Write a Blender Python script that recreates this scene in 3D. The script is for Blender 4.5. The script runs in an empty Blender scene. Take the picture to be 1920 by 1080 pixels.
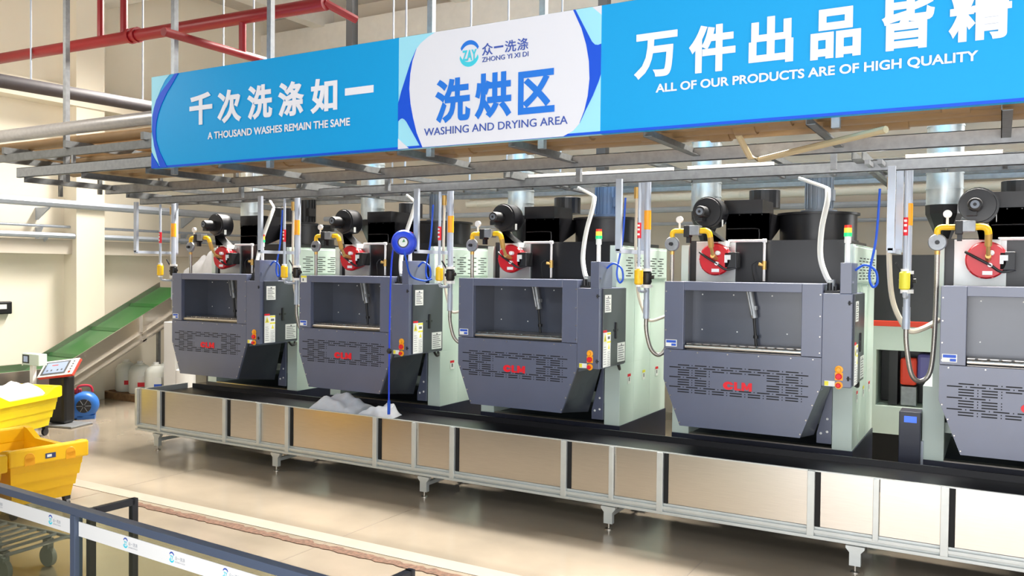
import bpy, bmesh, math, random
from mathutils import Vector, Matrix

random.seed(7)
SC = bpy.context.scene
COL = SC.collection

# ------------------------------------------------------------------ camera
cam_d = bpy.data.cameras.new('camera')
cam_d.sensor_width = 36.0
cam_d.lens = 36.0 * 1586.3 / 1920.0
cam_d.clip_start = 0.05
cam = bpy.data.objects.new('camera', cam_d)
COL.objects.link(cam)
_yaw, _pitch, _roll = math.radians(29.962), math.radians(-1.227), math.radians(0.610)
_f = Vector((-math.sin(_yaw), math.cos(_yaw), 0))
_r = Vector((math.cos(_yaw), math.sin(_yaw), 0))
_u = Vector((0, 0, 1))
_f2 = _f * math.cos(_pitch) + _u * math.sin(_pitch)
_u2 = _u * math.cos(_pitch) - _f * math.sin(_pitch)
_r3 = _r * math.cos(_roll) + _u2 * math.sin(_roll)
_u3 = _u2 * math.cos(_roll) - _r * math.sin(_roll)
_m = Matrix((_r3, _u3, -_f2)).transposed().to_4x4()
_m.translation = Vector((0, 0, 2.52))
cam.matrix_world = _m
SC.camera = cam

# ------------------------------------------------------------------ light
SC.view_settings.view_transform = 'Standard'
SC.view_settings.look = 'None'
SC.view_settings.gamma = 1.0
SC.view_settings.use_curve_mapping = False
SC.view_settings.exposure = 0.0

W = bpy.data.worlds.new('daylight')
SC.world = W
W.use_nodes = True
W.node_tree.nodes['Background'].inputs[0].default_value = (0.93, 0.96, 1.0, 1)
W.node_tree.nodes['Background'].inputs[1].default_value = 0.2


def area(name, loc, target, sx, sy, power, color=(1, 1, 1)):
    l = bpy.data.lights.new(name, 'AREA')
    l.shape = 'RECTANGLE'
    l.size, l.size_y = sx, sy
    l.energy = power
    l.color = color
    o = bpy.data.objects.new(name, l)
    COL.objects.link(o)
    o.location = loc
    d = Vector(target) - Vector(loc)
    o.rotation_euler = d.to_track_quat('-Z', 'Y').to_euler()
    return o


area('side_window', (5.5, 3.2, 3.4), (-2.6, 8.4, 1.6), 6.0, 4.0, 220, (0.97, 0.98, 1.0))
area('front_opening', (0.2, -1.6, 1.9), (-0.6, 8.2, 1.7), 8.4, 3.4, 540, (0.97, 0.98, 1.0))
o = area('sign_fill', (-4.0, -1.8, 6.4), (-4.0, 6.5, 4.2), 12.0, 1.6, 75, (0.98, 0.99, 1.0))  # added fill light aimed at the sign to brighten it, no actual window
o.data.spread = math.radians(80)
area('back_window', (3.6, 14.3, 3.6), (0.0, 8.0, 2.4), 5.5, 3.2, 260, (0.97, 0.98, 1.0))
area('hall_lamp_row', (-11.6, 4.3, 5.6), (-13.8, 8.8, 0.5), 2.0, 1.6, 150, (1.0, 0.95, 0.86))
o = area('roof_lamp_row', (-3.9, 11.2, 7.7), (-3.9, 6.6, 0), 18.0, 0.7, 3650, (1.0, 0.95, 0.88))
o.data.spread = math.radians(90)


# ------------------------------------------------------------------ materials
def lin(c):
    c = c / 255.0
    return c / 12.92 if c <= 0.04045 else ((c + 0.055) / 1.055) ** 2.4


def rgb(r, g, b):
    return (lin(r), lin(g), lin(b), 1.0)


MATS = {}


def mat(name, col, rough=0.5, metal=0.0, noise=0.0, scale=8.0, spec=0.5, coat=0.0, emit=0.0, bump=0.0, stretch=None):
    if name in MATS:
        return MATS[name]
    m = bpy.data.materials.new(name)
    m.use_nodes = True
    nt = m.node_tree
    b = nt.nodes['Principled BSDF']
    c = rgb(*col)
    b.inputs['Base Color'].default_value = c
    b.inputs['Roughness'].default_value = rough
    b.inputs['Metallic'].default_value = metal
    b.inputs['Specular IOR Level'].default_value = spec
    b.inputs['Coat Weight'].default_value = coat
    if emit:
        b.inputs['Emission Color'].default_value = c
        b.inputs['Emission Strength'].default_value = emit
    if noise or bump:
        tc = nt.nodes.new('ShaderNodeTexCoord')
        mp = nt.nodes.new('ShaderNodeMapping')
        if stretch:
            mp.inputs['Scale'].default_value = stretch
        nz = nt.nodes.new('ShaderNodeTexNoise')
        nz.inputs['Scale'].default_value = scale
        nz.inputs['Detail'].default_value = 4
        nt.links.new(tc.outputs['Object'], mp.inputs[0])
        nt.links.new(mp.outputs[0], nz.inputs['Vector'])
        if noise:
            rp = nt.nodes.new('ShaderNodeValToRGB')
            rp.color_ramp.elements[0].position = 0.3
            rp.color_ramp.elements[1].position = 0.7
            rp.color_ramp.elements[0].color = tuple(x * (1 - noise) for x in c[:3]) + (1,)
            rp.color_ramp.elements[1].color = tuple(min(1, x * (1 + noise)) for x in c[:3]) + (1,)
            nt.links.new(nz.outputs[0], rp.inputs[0])
            nt.links.new(rp.outputs[0], b.inputs['Base Color'])
        if bump:
            bp = nt.nodes.new('ShaderNodeBump')
            bp.inputs['Strength'].default_value = bump
            nt.links.new(nz.outputs[0], bp.inputs['Height'])
            nt.links.new(bp.outputs[0], b.inputs['Normal'])
    MATS[name] = m
    return m


M_PAINT = mat('slate_paint', (88, 94, 116), 0.34, spec=0.9, noise=0.06, scale=2.0)
M_PAINTD = mat('dark_slate_paint', (52, 56, 64), 0.3, noise=0.06, scale=2.0)
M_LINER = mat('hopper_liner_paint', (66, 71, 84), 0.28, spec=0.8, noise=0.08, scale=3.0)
M_GREEN = mat('pale_green_paint', (202, 217, 208), 0.4, noise=0.02, scale=2.0)
M_NAVY = mat('navy_base_paint', (38, 42, 58), 0.35, noise=0.05)
M_BLACK = mat('black_sheet', (27, 27, 30), 0.33, noise=0.1, scale=4)
M_BLACKM = mat('black_plastic', (22, 22, 24), 0.45)
M_RUBBER = mat('black_belt_rubber', (24, 24, 28), 0.34, noise=0.1, scale=6)
M_SLOT = mat('vent_hole_black', (12, 12, 14), 0.8)
M_RED = mat('logo_red', (222, 20, 40), 0.45)
M_REDB = mat('burner_red', (200, 20, 34), 0.35)
M_REDP = mat('sprinkler_red', (132, 8, 18), 0.4)
M_YEL = mat('gas_yellow', (238, 190, 20), 0.4)
M_YELL = mat('label_yellow', (225, 215, 60), 0.5)
M_ORG = mat('switch_amber', (245, 165, 30), 0.4)
M_BRASS = mat('brass', (205, 165, 95), 0.35, 0.7)
M_STEEL = mat('brushed_stainless', (196, 190, 182), 0.3, 1.0, noise=0.05, scale=5, stretch=(1, 1, 40))
M_GALV = mat('galvanised_steel', (146, 149, 152), 0.45, 0.6, noise=0.12, scale=18)
M_GALVD = mat('dull_galvanised_steel', (112, 114, 114), 0.5, 0.5, noise=0.15, scale=18)
M_DUCT = mat('spiral_duct_zinc', (205, 214, 216), 0.36, 0.75, noise=0.1, scale=10)
M_ALU = mat('aluminium_profile', (196, 200, 198), 0.4, 0.45, noise=0.04)
M_WPIPE = mat('white_pipe', (235, 232, 228), 0.35)
M_GPIPE = mat('grey_pipe_paint', (178, 186, 198), 0.4, 0.2, noise=0.05)
M_DPIPE = mat('dark_lagged_pipe', (70, 66, 70), 0.6, noise=0.12)
M_LAG = mat('silver_lagging', (182, 180, 180), 0.34, 0.6, noise=0.08, scale=20)
M_BROWN = mat('tan_pvc_pipe', (142, 114, 78), 0.5, noise=0.06)
M_FLEX = mat('braided_steel_hose', (165, 160, 152), 0.35, 0.8, noise=0.2, scale=120)
M_WHOSE = mat('white_hose', (218, 220, 216), 0.5)
M_BHOSE = mat('blue_hose', (24, 84, 205), 0.4)
M_REEL = mat('reel_blue', (24, 62, 205), 0.35)
M_WHITE = mat('white_plastic', (238, 238, 236), 0.45)
M_LABEL = mat('white_label', (226, 228, 224), 0.55)
M_LBLUE = mat('label_blue', (40, 84, 190), 0.5)
M_TXT = mat('print_grey', (96, 98, 100), 0.6)
M_LINEN = mat('white_linen', (247, 247, 250), 0.9, noise=0.04, scale=12, bump=0.3)
M_SKY = mat('banner_sky_blue', (2, 160, 226), 0.5, spec=0.3)
M_CYAN = mat('banner_pale_cyan', (160, 226, 245), 0.5, spec=0.3)
M_DEEP = mat('banner_deep_blue', (14, 82, 216), 0.5, spec=0.3)
M_BWHT = mat('banner_white', (226, 228, 236), 0.5, spec=0.3)
M_BLET = mat('banner_letter_blue', (34, 120, 222), 0.5, spec=0.3)
M_BLET2 = mat('banner_text_blue', (66, 92, 178), 0.5, spec=0.3)
M_CYLOGO = mat('logo_cyan', (60, 205, 226), 0.5)
M_WLET = mat('banner_letter_white', (240, 241, 248), 0.5, spec=0.3)
M_BIN = mat('yellow_bin_plastic', (240, 188, 10), 0.42, noise=0.03, scale=3)
M_BIN2 = mat('lemon_bin_plastic', (246, 218, 8), 0.42, noise=0.03, scale=3)
M_WALL = mat('cream_wall_paint', (240, 232, 214), 0.7, noise=0.02, scale=1.2)
M_BWALL = mat('beige_wall_panel', (205, 196, 182), 0.7, noise=0.03, scale=1.0)
M_CEIL = mat('concrete_soffit', (206, 199, 190), 0.85, noise=0.05, scale=1.5)
M_BEAM = mat('white_beam_paint', (226, 222, 214), 0.7, noise=0.03)
M_FRAME = mat('barrier_blue_grey', (86, 98, 120), 0.35, 0.2)
M_FRAMED = mat('barrier_dark_grey', (52, 54, 62), 0.4, 0.2)
M_GREENB = mat('green_belt', (32, 90, 38), 0.3, noise=0.1, scale=3)
M_BLOW = mat('blower_blue', (44, 108, 190), 0.4)
M_WOOD = mat('pallet_wood', (128, 96, 64), 0.8, noise=0.25, scale=14)
M_MILK = mat('translucent_white_drum', (226, 228, 220), 0.45)
M_SCREEN = mat('screen_glow', (150, 164, 190), 0.4, emit=0.35)
M_SCREENB = mat('blue_screen_glow', (60, 110, 230), 0.3, emit=0.7)
M_LGREEN = mat('lamp_green', (40, 190, 120), 0.35, emit=0.7)
M_LAMBER = mat('lamp_amber', (250, 200, 70), 0.35, emit=0.6)
M_LRED = mat('lamp_red', (235, 60, 40), 0.35, emit=0.25)
M_CAST = mat('caster_dark', (44, 44, 46), 0.5)
M_CASTG = mat('caster_grey', (120, 124, 122), 0.5)
M_RUST = mat('joint_grime', (96, 70, 54), 0.9, noise=0.45, scale=30)
M_JOINT = mat('pale_joint_filler', (138, 129, 115), 0.6, noise=0.05, scale=4)
M_GMOT = mat('motor_grey', (116, 124, 134), 0.45, 0.2)
M_BMOT = mat('motor_blue_grey', (96, 120, 156), 0.45, 0.2)
M_STRIPE = mat('orange_red_stripe', (226, 62, 36), 0.45)
M_PVIOL = mat('violet_wrap', (96, 92, 160), 0.35)
M_COPPER = mat('beige_insulated_hose', (205, 196, 176), 0.5)


def floor_material():
    m = bpy.data.materials.new('polished_concrete_floor')
    m.use_nodes = True
    nt = m.node_tree
    b = nt.nodes['Principled BSDF']
    tc = nt.nodes.new('ShaderNodeTexCoord')
    n1 = nt.nodes.new('ShaderNodeTexNoise')
    n1.inputs['Scale'].default_value = 0.9
    n1.inputs['Detail'].default_value = 6
    r1 = nt.nodes.new('ShaderNodeValToRGB')
    r1.color_ramp.elements[0].position = 0.35
    r1.color_ramp.elements[1].position = 0.7
    r1.color_ramp.elements[0].color = rgb(134, 124, 109)
    r1.color_ramp.elements[1].color = rgb(152, 140, 123)
    nt.links.new(tc.outputs['Object'], n1.inputs['Vector'])
    nt.links.new(n1.outputs[0], r1.inputs[0])
    nt.links.new(r1.outputs[0], b.inputs['Base Color'])
    n2 = nt.nodes.new('ShaderNodeTexNoise')
    n2.inputs['Scale'].default_value = 3.0
    mr = nt.nodes.new('ShaderNodeMapRange')
    mr.inputs['To Min'].default_value = 0.10
    mr.inputs['To Max'].default_value = 0.2
    nt.links.new(tc.outputs['Object'], n2.inputs['Vector'])
    nt.links.new(n2.outputs[0], mr.inputs['Value'])
    nt.links.new(mr.outputs[0], b.inputs['Roughness'])
    b.inputs['IOR'].default_value = 1.9
    return m


M_FLOOR = floor_material()


def glass_material():
    m = bpy.data.materials.new('barrier_glass')
    m.use_nodes = True
    nt = m.node_tree
    nt.nodes.remove(nt.nodes['Principled BSDF'])
    out = nt.nodes['Material Output']
    t = nt.nodes.new('ShaderNodeBsdfTransparent')
    t.inputs[0].default_value = (0.86, 0.88, 0.78, 1)
    g = nt.nodes.new('ShaderNodeBsdfGlossy')
    g.inputs['Roughness'].default_value = 0.03
    lw = nt.nodes.new('ShaderNodeLayerWeight')
    lw.inputs['Blend'].default_value = 0.2
    fr = nt.nodes.new('ShaderNodeMath')
    fr.operation = 'MULTIPLY'
    fr.inputs[1].default_value = 0.35
    nt.links.new(lw.outputs['Facing'], fr.inputs[0])
    mx = nt.nodes.new('ShaderNodeMixShader')
    nt.links.new(fr.outputs[0], mx.inputs[0])
    nt.links.new(t.outputs[0], mx.inputs[1])
    nt.links.new(g.outputs[0], mx.inputs[2])
    nt.links.new(mx.outputs[0], out.inputs[0])
    return m


M_GLASS = glass_material()


# ------------------------------------------------------------------ mesh builder
class MB:
    def __init__(self):
        self.bm = bmesh.new()
        self.m = 0

    def face(self, vs):
        try:
            f = self.bm.faces.new(vs)
            f.material_index = self.m
            return f
        except ValueError:
            return None

    def box(self, x0, x1, y0, y1, z0, z1, bev=0.0):
        x0, x1 = min(x0, x1), max(x0, x1)
        y0, y1 = min(y0, y1), max(y0, y1)
        z0, z1 = min(z0, z1), max(z0, z1)
        v = [self.bm.verts.new(p) for p in ((x0, y0, z0), (x1, y0, z0), (x1, y1, z0), (x0, y1, z0),
                                            (x0, y0, z1), (x1, y0, z1), (x1, y1, z1), (x0, y1, z1))]
        fs = [self.face([v[i] for i in q]) for q in ((3, 2, 1, 0), (4, 5, 6, 7), (0, 1, 5, 4), (1, 2, 6, 5), (2, 3, 7, 6), (3, 0, 4, 7))]
        if bev:
            es = list({e for f in fs for e in f.edges})
            r = bmesh.ops.bevel(self.bm, geom=es, offset=bev, segments=2, affect='EDGES', profile=0.5)
            for f in r['faces']:
                f.material_index = self.m
        return self

    def hexa(self, p):                       # eight corners: bottom four, top four (same winding)
        v = [self.bm.verts.new(q) for q in p]
        for q in ((3, 2, 1, 0), (4, 5, 6, 7), (0, 1, 5, 4), (1, 2, 6, 5), (2, 3, 7, 6), (3, 0, 4, 7)):
            self.face([v[i] for i in q])
        return self

    def prism(self, poly, axis, a0, a1):     # poly in the plane across the axis
        def P(q, a):
            if axis == 'y':
                return (q[0], a, q[1])
            if axis == 'x':
                return (a, q[0], q[1])
            return (q[0], q[1], a)
        A = [self.bm.verts.new(P(q, a0)) for q in poly]
        B = [self.bm.verts.new(P(q, a1)) for q in poly]
        n = len(poly)
        fs = [self.face(A), self.face(B[::-1])]
        for i in range(n):
            fs.append(self.face([A[i], B[i], B[(i + 1) % n], A[(i + 1) % n]]))
        bmesh.ops.recalc_face_normals(self.bm, faces=[f for f in fs if f])
        return self

    def ring(self, c, ax, r, seg, ref=None):
        ax = Vector(ax).normalized()
        if ref is None:
            ref = Vector((0, 0, 1)) if abs(ax.z) < 0.9 else Vector((1, 0, 0))
        a = ax.cross(ref).normalized()
        b = ax.cross(a).normalized()
        c = Vector(c)
        return [self.bm.verts.new(c + a * r * math.cos(2 * math.pi * i / seg) + b * r * math.sin(2 * math.pi * i / seg)) for i in range(seg)]

    def lathe(self, c, ax, prof, seg=20):    # prof: (distance along axis, radius)
        ax = Vector(ax).normalized()
        c = Vector(c)
        rings = [self.ring(c + ax * d, ax, max(r, 1e-4), seg) for d, r in prof]
        fs = []
        for A, B in zip(rings, rings[1:]):
            for i in range(seg):
                fs.append(self.face([A[i], A[(i + 1) % seg], B[(i + 1) % seg], B[i]]))
        fs.append(self.face(rings[0][::-1]))
        fs.append(self.face(rings[-1]))
        bmesh.ops.recalc_face_normals(self.bm, faces=[f for f in fs if f])
        return self

    def cyl(self, p0, p1, r, seg=16, r2=None):
        p0, p1 = Vector(p0), Vector(p1)
        d = p1 - p0
        return self.lathe(p0, d, [(0, r), (d.length, r if r2 is None else r2)], seg)

    def tube(self, pts, r, seg=8, sub=6, smooth=True):
        P = [Vector(p) for p in pts]
        if smooth and len(P) > 2:
            Q = []
            for i in range(len(P) - 1):
                a = P[max(i - 1, 0)]; b = P[i]; c = P[i + 1]; d = P[min(i + 2, len(P) - 1)]
                for k in range(sub):
                    t = k / sub
                    Q.append(0.5 * ((2 * b) + (c - a) * t + (2 * a - 5 * b + 4 * c - d) * t * t + (3 * b - a - 3 * c + d) * t ** 3))
            Q.append(P[-1])
            P = Q
        ref = None
        rings = []
        for i, p in enumerate(P):
            t = (P[min(i + 1, len(P) - 1)] - P[max(i - 1, 0)]).normalized()
            if ref is None:
                ref = Vector((0, 0, 1)) if abs(t.z) < 0.9 else Vector((1, 0, 0))
                a = t.cross(ref).normalized()
            else:
                a = (a - t * a.dot(t)).normalized()
            b = t.cross(a)
            rings.append([self.bm.verts.new(p + a * r * math.cos(2 * math.pi * k / seg) + b * r * math.sin(2 * math.pi * k / seg)) for k in range(seg)])
        fs = []
        for A, B in zip(rings, rings[1:]):
            for k in range(seg):
                fs.append(self.face([A[k], A[(k + 1) % seg], B[(k + 1) % seg], B[k]]))
        fs.append(self.face(rings[0][::-1]))
        fs.append(self.face(rings[-1]))
        bmesh.ops.recalc_face_normals(self.bm, faces=[f for f in fs if f])
        return self

    def build(self, name, mats, parent=None, smooth=False, label=None):
        if not isinstance(mats, (list, tuple)):
            mats = [mats]
        me = bpy.data.meshes.new(name)
        self.bm.to_mesh(me)
        self.bm.free()
        for m in mats:
            me.materials.append(m)
        if smooth:
            me.shade_smooth()
            me.set_sharp_from_angle(angle=math.radians(38))
        o = bpy.data.objects.new(name, me)
        COL.objects.link(o)
        if parent:
            o.parent = parent
        if label:
            o['label'] = label
        return o


def tag(o, label, cat, group=None, kind=None):
    o['label'] = label
    o['category'] = cat
    if group:
        o['group'] = group
    if kind:
        o['kind'] = kind
    return o


def thing(name, label, cat, loc=(0, 0, 0), rz=0.0, group=None):
    o = bpy.data.objects.new(name, None)
    COL.objects.link(o)
    o.empty_display_size = 0.1
    o.location = loc
    o.rotation_euler = (0, 0, rz)
    return tag(o, label, cat, group)


def struct(name, mb, m):
    o = mb.build(name, m)
    o['kind'] = 'structure'
    return o


def copy_tree(o, parent=None):
    c = o.copy()
    COL.objects.link(c)
    c.parent = parent
    for ch in list(o.children):
        copy_tree(ch, c)
    return c


# text as a thin raised mesh facing -Y (or along a chosen plane), fitted to a box
def glyphs(body, bold=0.0, spacing=1.0):
    cu = bpy.data.curves.new('lettering', 'FONT')
    cu.body = body
    cu.size = 1.0
    cu.bevel_depth = bold
    cu.bevel_resolution = 0
    cu.space_character = spacing
    cu.resolution_u = 4
    to = bpy.data.objects.new('lettering', cu)
    COL.objects.link(to)
    bpy.context.view_layer.update()
    dg = bpy.context.evaluated_depsgraph_get()
    me = bpy.data.meshes.new_from_object(to.evaluated_get(dg))
    bpy.data.objects.remove(to)
    bpy.data.curves.remove(cu)
    return me


def text_into(mb, body, x0, x1, z0, z1, y, thick=0.004, bold=0.0, spacing=1.0, fx=None):
    """append fitted lettering to a builder; fx maps (x,y,z) to the final place"""
    me = glyphs(body, bold, spacing)
    if not me.vertices:
        return
    xs = [v.co.x for v in me.vertices]
    ys = [v.co.y for v in me.vertices]
    ax, bx, ay, by = min(xs), max(xs), min(ys), max(ys)
    sx = (x1 - x0) / max(bx - ax, 1e-6)
    sz = (z1 - z0) / max(by - ay, 1e-6)
    vs = []
    for v in me.vertices:
        p = (x0 + (v.co.x - ax) * sx, y - v.co.z * 0.01, z0 + (v.co.y - ay) * sz)
        vs.append(mb.bm.verts.new(fx(p) if fx else p))
    nf = []
    for p in me.polygons:
        f = mb.face([vs[i] for i in p.vertices])
        if f:
            nf.append(f)
    bpy.data.meshes.remove(me)
    if thick:
        r = bmesh.ops.extrude_face_region(mb.bm, geom=nf)
        d = Vector((0, thick, 0))
        if fx:
            d = Vector(fx((0, thick, 0))) - Vector(fx((0, 0, 0)))
        for g in r['geom']:
            if isinstance(g, bmesh.types.BMVert):
                g.co += d
            elif isinstance(g, bmesh.types.BMFace):
                g.material_index = mb.m


# ------------------------------------------------------------------ the setting
struct('floor', MB().box(-15.2, 7, -3.5, 14.7, -0.12, 0), M_FLOOR)
struct('wall_back', MB().box(-15.2, 7, 14.5, 14.7, 0, 8.3), M_BWALL)
struct('wall_left', MB().box(-15.2, -15.0, -3.5, 14.5, 0, 8.3), M_WALL)
struct('ceiling', MB().box(-15.2, 7, 2.0, 14.7, 8.3, 8.5), M_CEIL)
b = MB()
b.box(-15.0, -14.62, 9.42, 9.98, 0, 8.3)
struct('trim_1', b, M_WALL)                              # wall column
struct('trim_2', MB().box(-15.0, -14.75, -3.5, 14.5, 2.72, 2.98), M_BWALL)   # wall beam
struct('trim_3', MB().box(-15.0, -14.6, -3.5, 14.5, 5.42, 5.75), M_WALL)     # upper ledge
struct('trim_4', MB().box(-15.0, 7, 9.9, 10.3, 7.45, 8.3), M_BEAM)            # roof beam along the row
struct('trim_5', MB().box(-15.0, 7, 14.2, 14.5, 7.35, 7.9), M_BEAM)
b = MB()
for x in (-13.2, -9.4, -5.4, -1.2, 3.0):
    b.box(x - 0.16, x + 0.16, 2.0, 14.5, 7.85, 8.3)
struct('trim_6', b, M_BEAM)
b = MB()
b.prism([(-11.0, 5.85), (3, 5.85), (3, 6.04), (-11.0, 6.04)], 'z', 0.0, 0.004)
struct('trim_7', b, M_JOINT)                             # pale filler along the floor joint
b = MB()
random.seed(3)
pts_a, pts_b = [], []
x = -7.9
while x < 3:
    pts_a.append((x, 5.70 - random.random() * 0.03))
    pts_b.append((x, 5.76 + random.random() * 0.05))
    x += 0.06
b.prism(pts_a + pts_b[::-1], 'z', 0.0, 0.006)
struct('trim_8', b, M_RUST)                              # worn grimy joint
b = MB()
for x in (-11.6, -8.6, -5.3, -2.2):
    b.box(x - 0.004, x + 0.004, -3, 7.2, 0.0, 0.0015)
struct('trim_9', b, mat('saw_cut', (110, 100, 88), 0.8))


def wall_pipe(z, r, x, label):
    b = MB()
    b.tube([(x, -1, z), (x, 14.4, z)], r, smooth=False)
    for yy in (8.9, 12.0):
        b.box(-15.0, x, yy - 0.02, yy + 0.02, z - r - 0.02, z - r)
        b.prism([(-15.0, z - r - 0.22), (-14.96, z - r - 0.22), (x, z - r - 0.02), (-15.0, z - r - 0.02)], 'y', yy - 0.015, yy + 0.015)
    tag(b.build('wall_pipe', M_GPIPE, smooth=True), label, 'pipe', 'pipes along the left wall')


wall_pipe(3.22, 0.025, -14.82, 'thin grey pipe along the cream left wall, middle of three')
wall_pipe(3.05, 0.05, -14.68, 'thick grey pipe on brackets, lowest on the cream left wall')
wall_pipe(3.62, 0.075, -14.6, 'thickest grey pipe, highest on the cream left wall')
for i, (yy, zz, r, w) in enumerate(((14.2, 3.6, 0.05, 'upper thick'), (14.3, 3.36, 0.03, 'lower thin'))):
    tag(MB().tube([(-13, yy, zz), (7, yy, zz)], r, smooth=False).build('wall_pipe', M_GPIPE, smooth=True),
        '%s grey pipe on the beige back wall behind the dryers' % w, 'pipe', 'pipes along the back wall')
for i, (yy, zz, w) in enumerate(((12.3, 3.64, 'lowest'), (12.4, 3.78, 'second lowest'), (12.5, 3.92, 'second highest'), (12.6, 4.06, 'highest'))):
    b = MB()
    b.tube([(-8.0, yy, zz), (6.5, yy, zz)], 0.06, smooth=False, seg=10)
    xx_ = -7.8
    while xx_ < 6.4:
        b.cyl((xx_, yy, zz), (xx_ + 0.02, yy, zz), 0.064, 10)
        xx_ += 0.3
    tag(b.build('lagged_pipe', mat('beige_lagging', (206, 198, 182), 0.5), smooth=True),
        'beige banded pipe behind the exhaust ducts, %s of four' % w, 'pipe', 'banded pipes behind the dryers')

# ------------------------------------------------------------------ overhead rack and its pipes
rack = thing('pipe_rack', 'galvanised steel channel rack hung under the ceiling above the dryers', 'rack', (0, 6.5, 3.6))


def rk(name, boxes, m=M_GALV, bev=0.0):
    b = MB()
    for q in boxes:
        b.box(q[0], q[1], q[2] - 6.5, q[3] - 6.5, q[4] - 3.6, q[5] - 3.6, bev)
    return b.build(name, m, rack)


def chan(x0, x1, y, z0, z1):                  # open C channel along X
    return [(x0, x1, y, y + 0.006, z0, z1), (x0, x1, y, y + 0.05, z0, z0 + 0.006), (x0, x1, y, y + 0.05, z1 - 0.006, z1)]


rk('front_channel', chan(-11.5, 1.6, 6.555, 3.69, 3.82))
rk('rear_channel', chan(-11.5, 1.6, 7.86, 3.575, 3.70))
rk('lower_channel', chan(-11.2, 1.6, 8.22, 3.44, 3.54))
rk('rear_beam', [(-11.2, 1.6, 10.9, 10.98, 3.6, 3.7)])
for x in (-11.3, -10.05, -8.8, -7.55, -6.3, -5.05, -3.8, -2.52, -1.24, 0.02, 1.3):
    rk('cross_beam', [(x - 0.035, x - 0.029, 6.56, 7.86, 3.62, 3.70), (x - 0.035, x + 0.035, 6.56, 7.86, 3.62, 3.626)], M_GALVD)
for x in (-11.03, -7.67, -4.63, -1.10):
    rk('long_beam', [(x - 0.045, x - 0.038, 7.9, 10.9, 3.52, 3.60), (x + 0.038, x + 0.045, 7.9, 10.9, 3.52, 3.60), (x - 0.045, x + 0.045, 7.9, 10.9, 3.514, 3.52)], M_GALVD)
for x in (-1.02, -0.92):
    rk('long_beam', [(x - 0.02, x + 0.02, 7.92, 9.6, 3.47, 3.51)])
for x in (-10.77, -8.62, -7.03, -4.86, -3.62, -1.1, 1.0):
    rk('hanger_post', [(x - 0.03, x + 0.03, 6.77, 6.83, 3.62, 8.3)])
for x in (-8.75, -6.3, -3.8, -1.3, 1.0):
    rk('hanger_strut', [(x - 0.025, x + 0.025, 7.93, 7.98, 3.44, 3.70)])
rk('tray_side', [(-11.6, 1.6, 8.62, 8.64, 3.50, 3.60)], M_GALVD)
rk('tray_side', [(-11.6, 1.6, 9.10, 9.12, 3.50, 3.60)], M_GALVD)
for i in range(27):
    rk('tray_rung', [(-11.5 + i * 0.5, -11.46 + i * 0.5, 8.64, 9.10, 3.505, 3.525)], M_GALVD)
rk('rear_rail', [(-11.6, 1.6, 9.44, 9.48, 3.60, 3.70)], M_GALVD)
rk('rear_rail', [(-11.6, 1.6, 10.3, 10.35, 3.60, 3.70)], M_GALVD)
for x in (-11.4, -9.7, -8.4, -6.9, -4.9, -3.4, -2.1):
    rk('rear_cross_beam', [(x - 0.03, x + 0.03, 8.3, 10.9, 3.71, 3.77)], M_GALVD)
for x in (-12.9, -11.9, -10.5, -8.95):
    rk('upper_bracket', [(x - 0.03, x + 0.03, 6.6, 8.7, 4.04, 4.13)], M_GALVD)
    rk('bracket_post', [(x - 0.025, x + 0.025, 8.02, 8.07, 3.6, 4.04)], M_GALVD)
for y in (8.3, 8.5):
    rk('upper_rail', [(-12.4, -8.7, y, y + 0.05, 3.90, 3.98)], M_GALVD)
rk('upper_rail', [(-12.4, -8.7, 6.64, 6.70, 3.94, 4.04)], M_GALVD)
for x in (-12.2, -10.4):
    rk('bracket_post', [(x - 0.02, x + 0.02, 6.64, 6.68, 3.82, 3.94)])


def coupled_pipe(x0, x1, y, z, r, m, xs, label, group):
    b = MB()
    b.tube([(x0, y, z), (x1, y, z)], r, 16, smooth=False)
    for x in xs:
        b.cyl((x - 0.09, y, z), (x + 0.09, y, z), r * 1.14, 16)
    tag(b.build('overhead_pipe', m, smooth=True), label, 'pipe', group)


coupled_pipe(-12.6, -8.1, 6.675, 4.30, 0.085, M_LAG, (), 'silver lagged pipe in front, on top of the rack left of the blue sign', None)
for i, (y, w) in enumerate(((6.98, 'first'), (7.28, 'second'), (7.58, 'third'), (7.88, 'fourth'), (8.18, 'fifth'), (8.48, 'sixth'))):
    coupled_pipe(-13.6, -8.0, y, 4.20, 0.068, M_BROWN, (),
                 'tan plastic pipe left of the blue sign, %s behind the silver pipe' % w, 'tan pipes on the raised rack')
for i, (y, xs, w) in enumerate(((6.98, (-8.2, -5.6, -3.3, -1.55, -0.3), 'front'), (7.27, (-7.3, -4.75, -2.75, -1.9, 0.45), 'middle'), (7.56, (-6.6, -4.1, -2.2, -0.75, 0.9), 'rear'))):
    coupled_pipe(-10.9, 1.5, y, 3.835, 0.125, M_BROWN, xs,
                 'thick tan plastic pipe under the sign, %s of the three' % w, 'thick tan pipes on the rack')
b = MB()
b.tube([(-1.98, 7.3, 3.71), (-1.98, 7.72, 3.56), (-1.9, 7.76, 3.54), (-0.75, 6.8, 3.585)], 0.028, smooth=False)
tag(b.build('drain_pipe', mat('pale_tan_pipe', (196, 178, 140), 0.5), smooth=True), 'thin pale tan elbowed pipe slanting below the right part of the sign', 'pipe')
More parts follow.
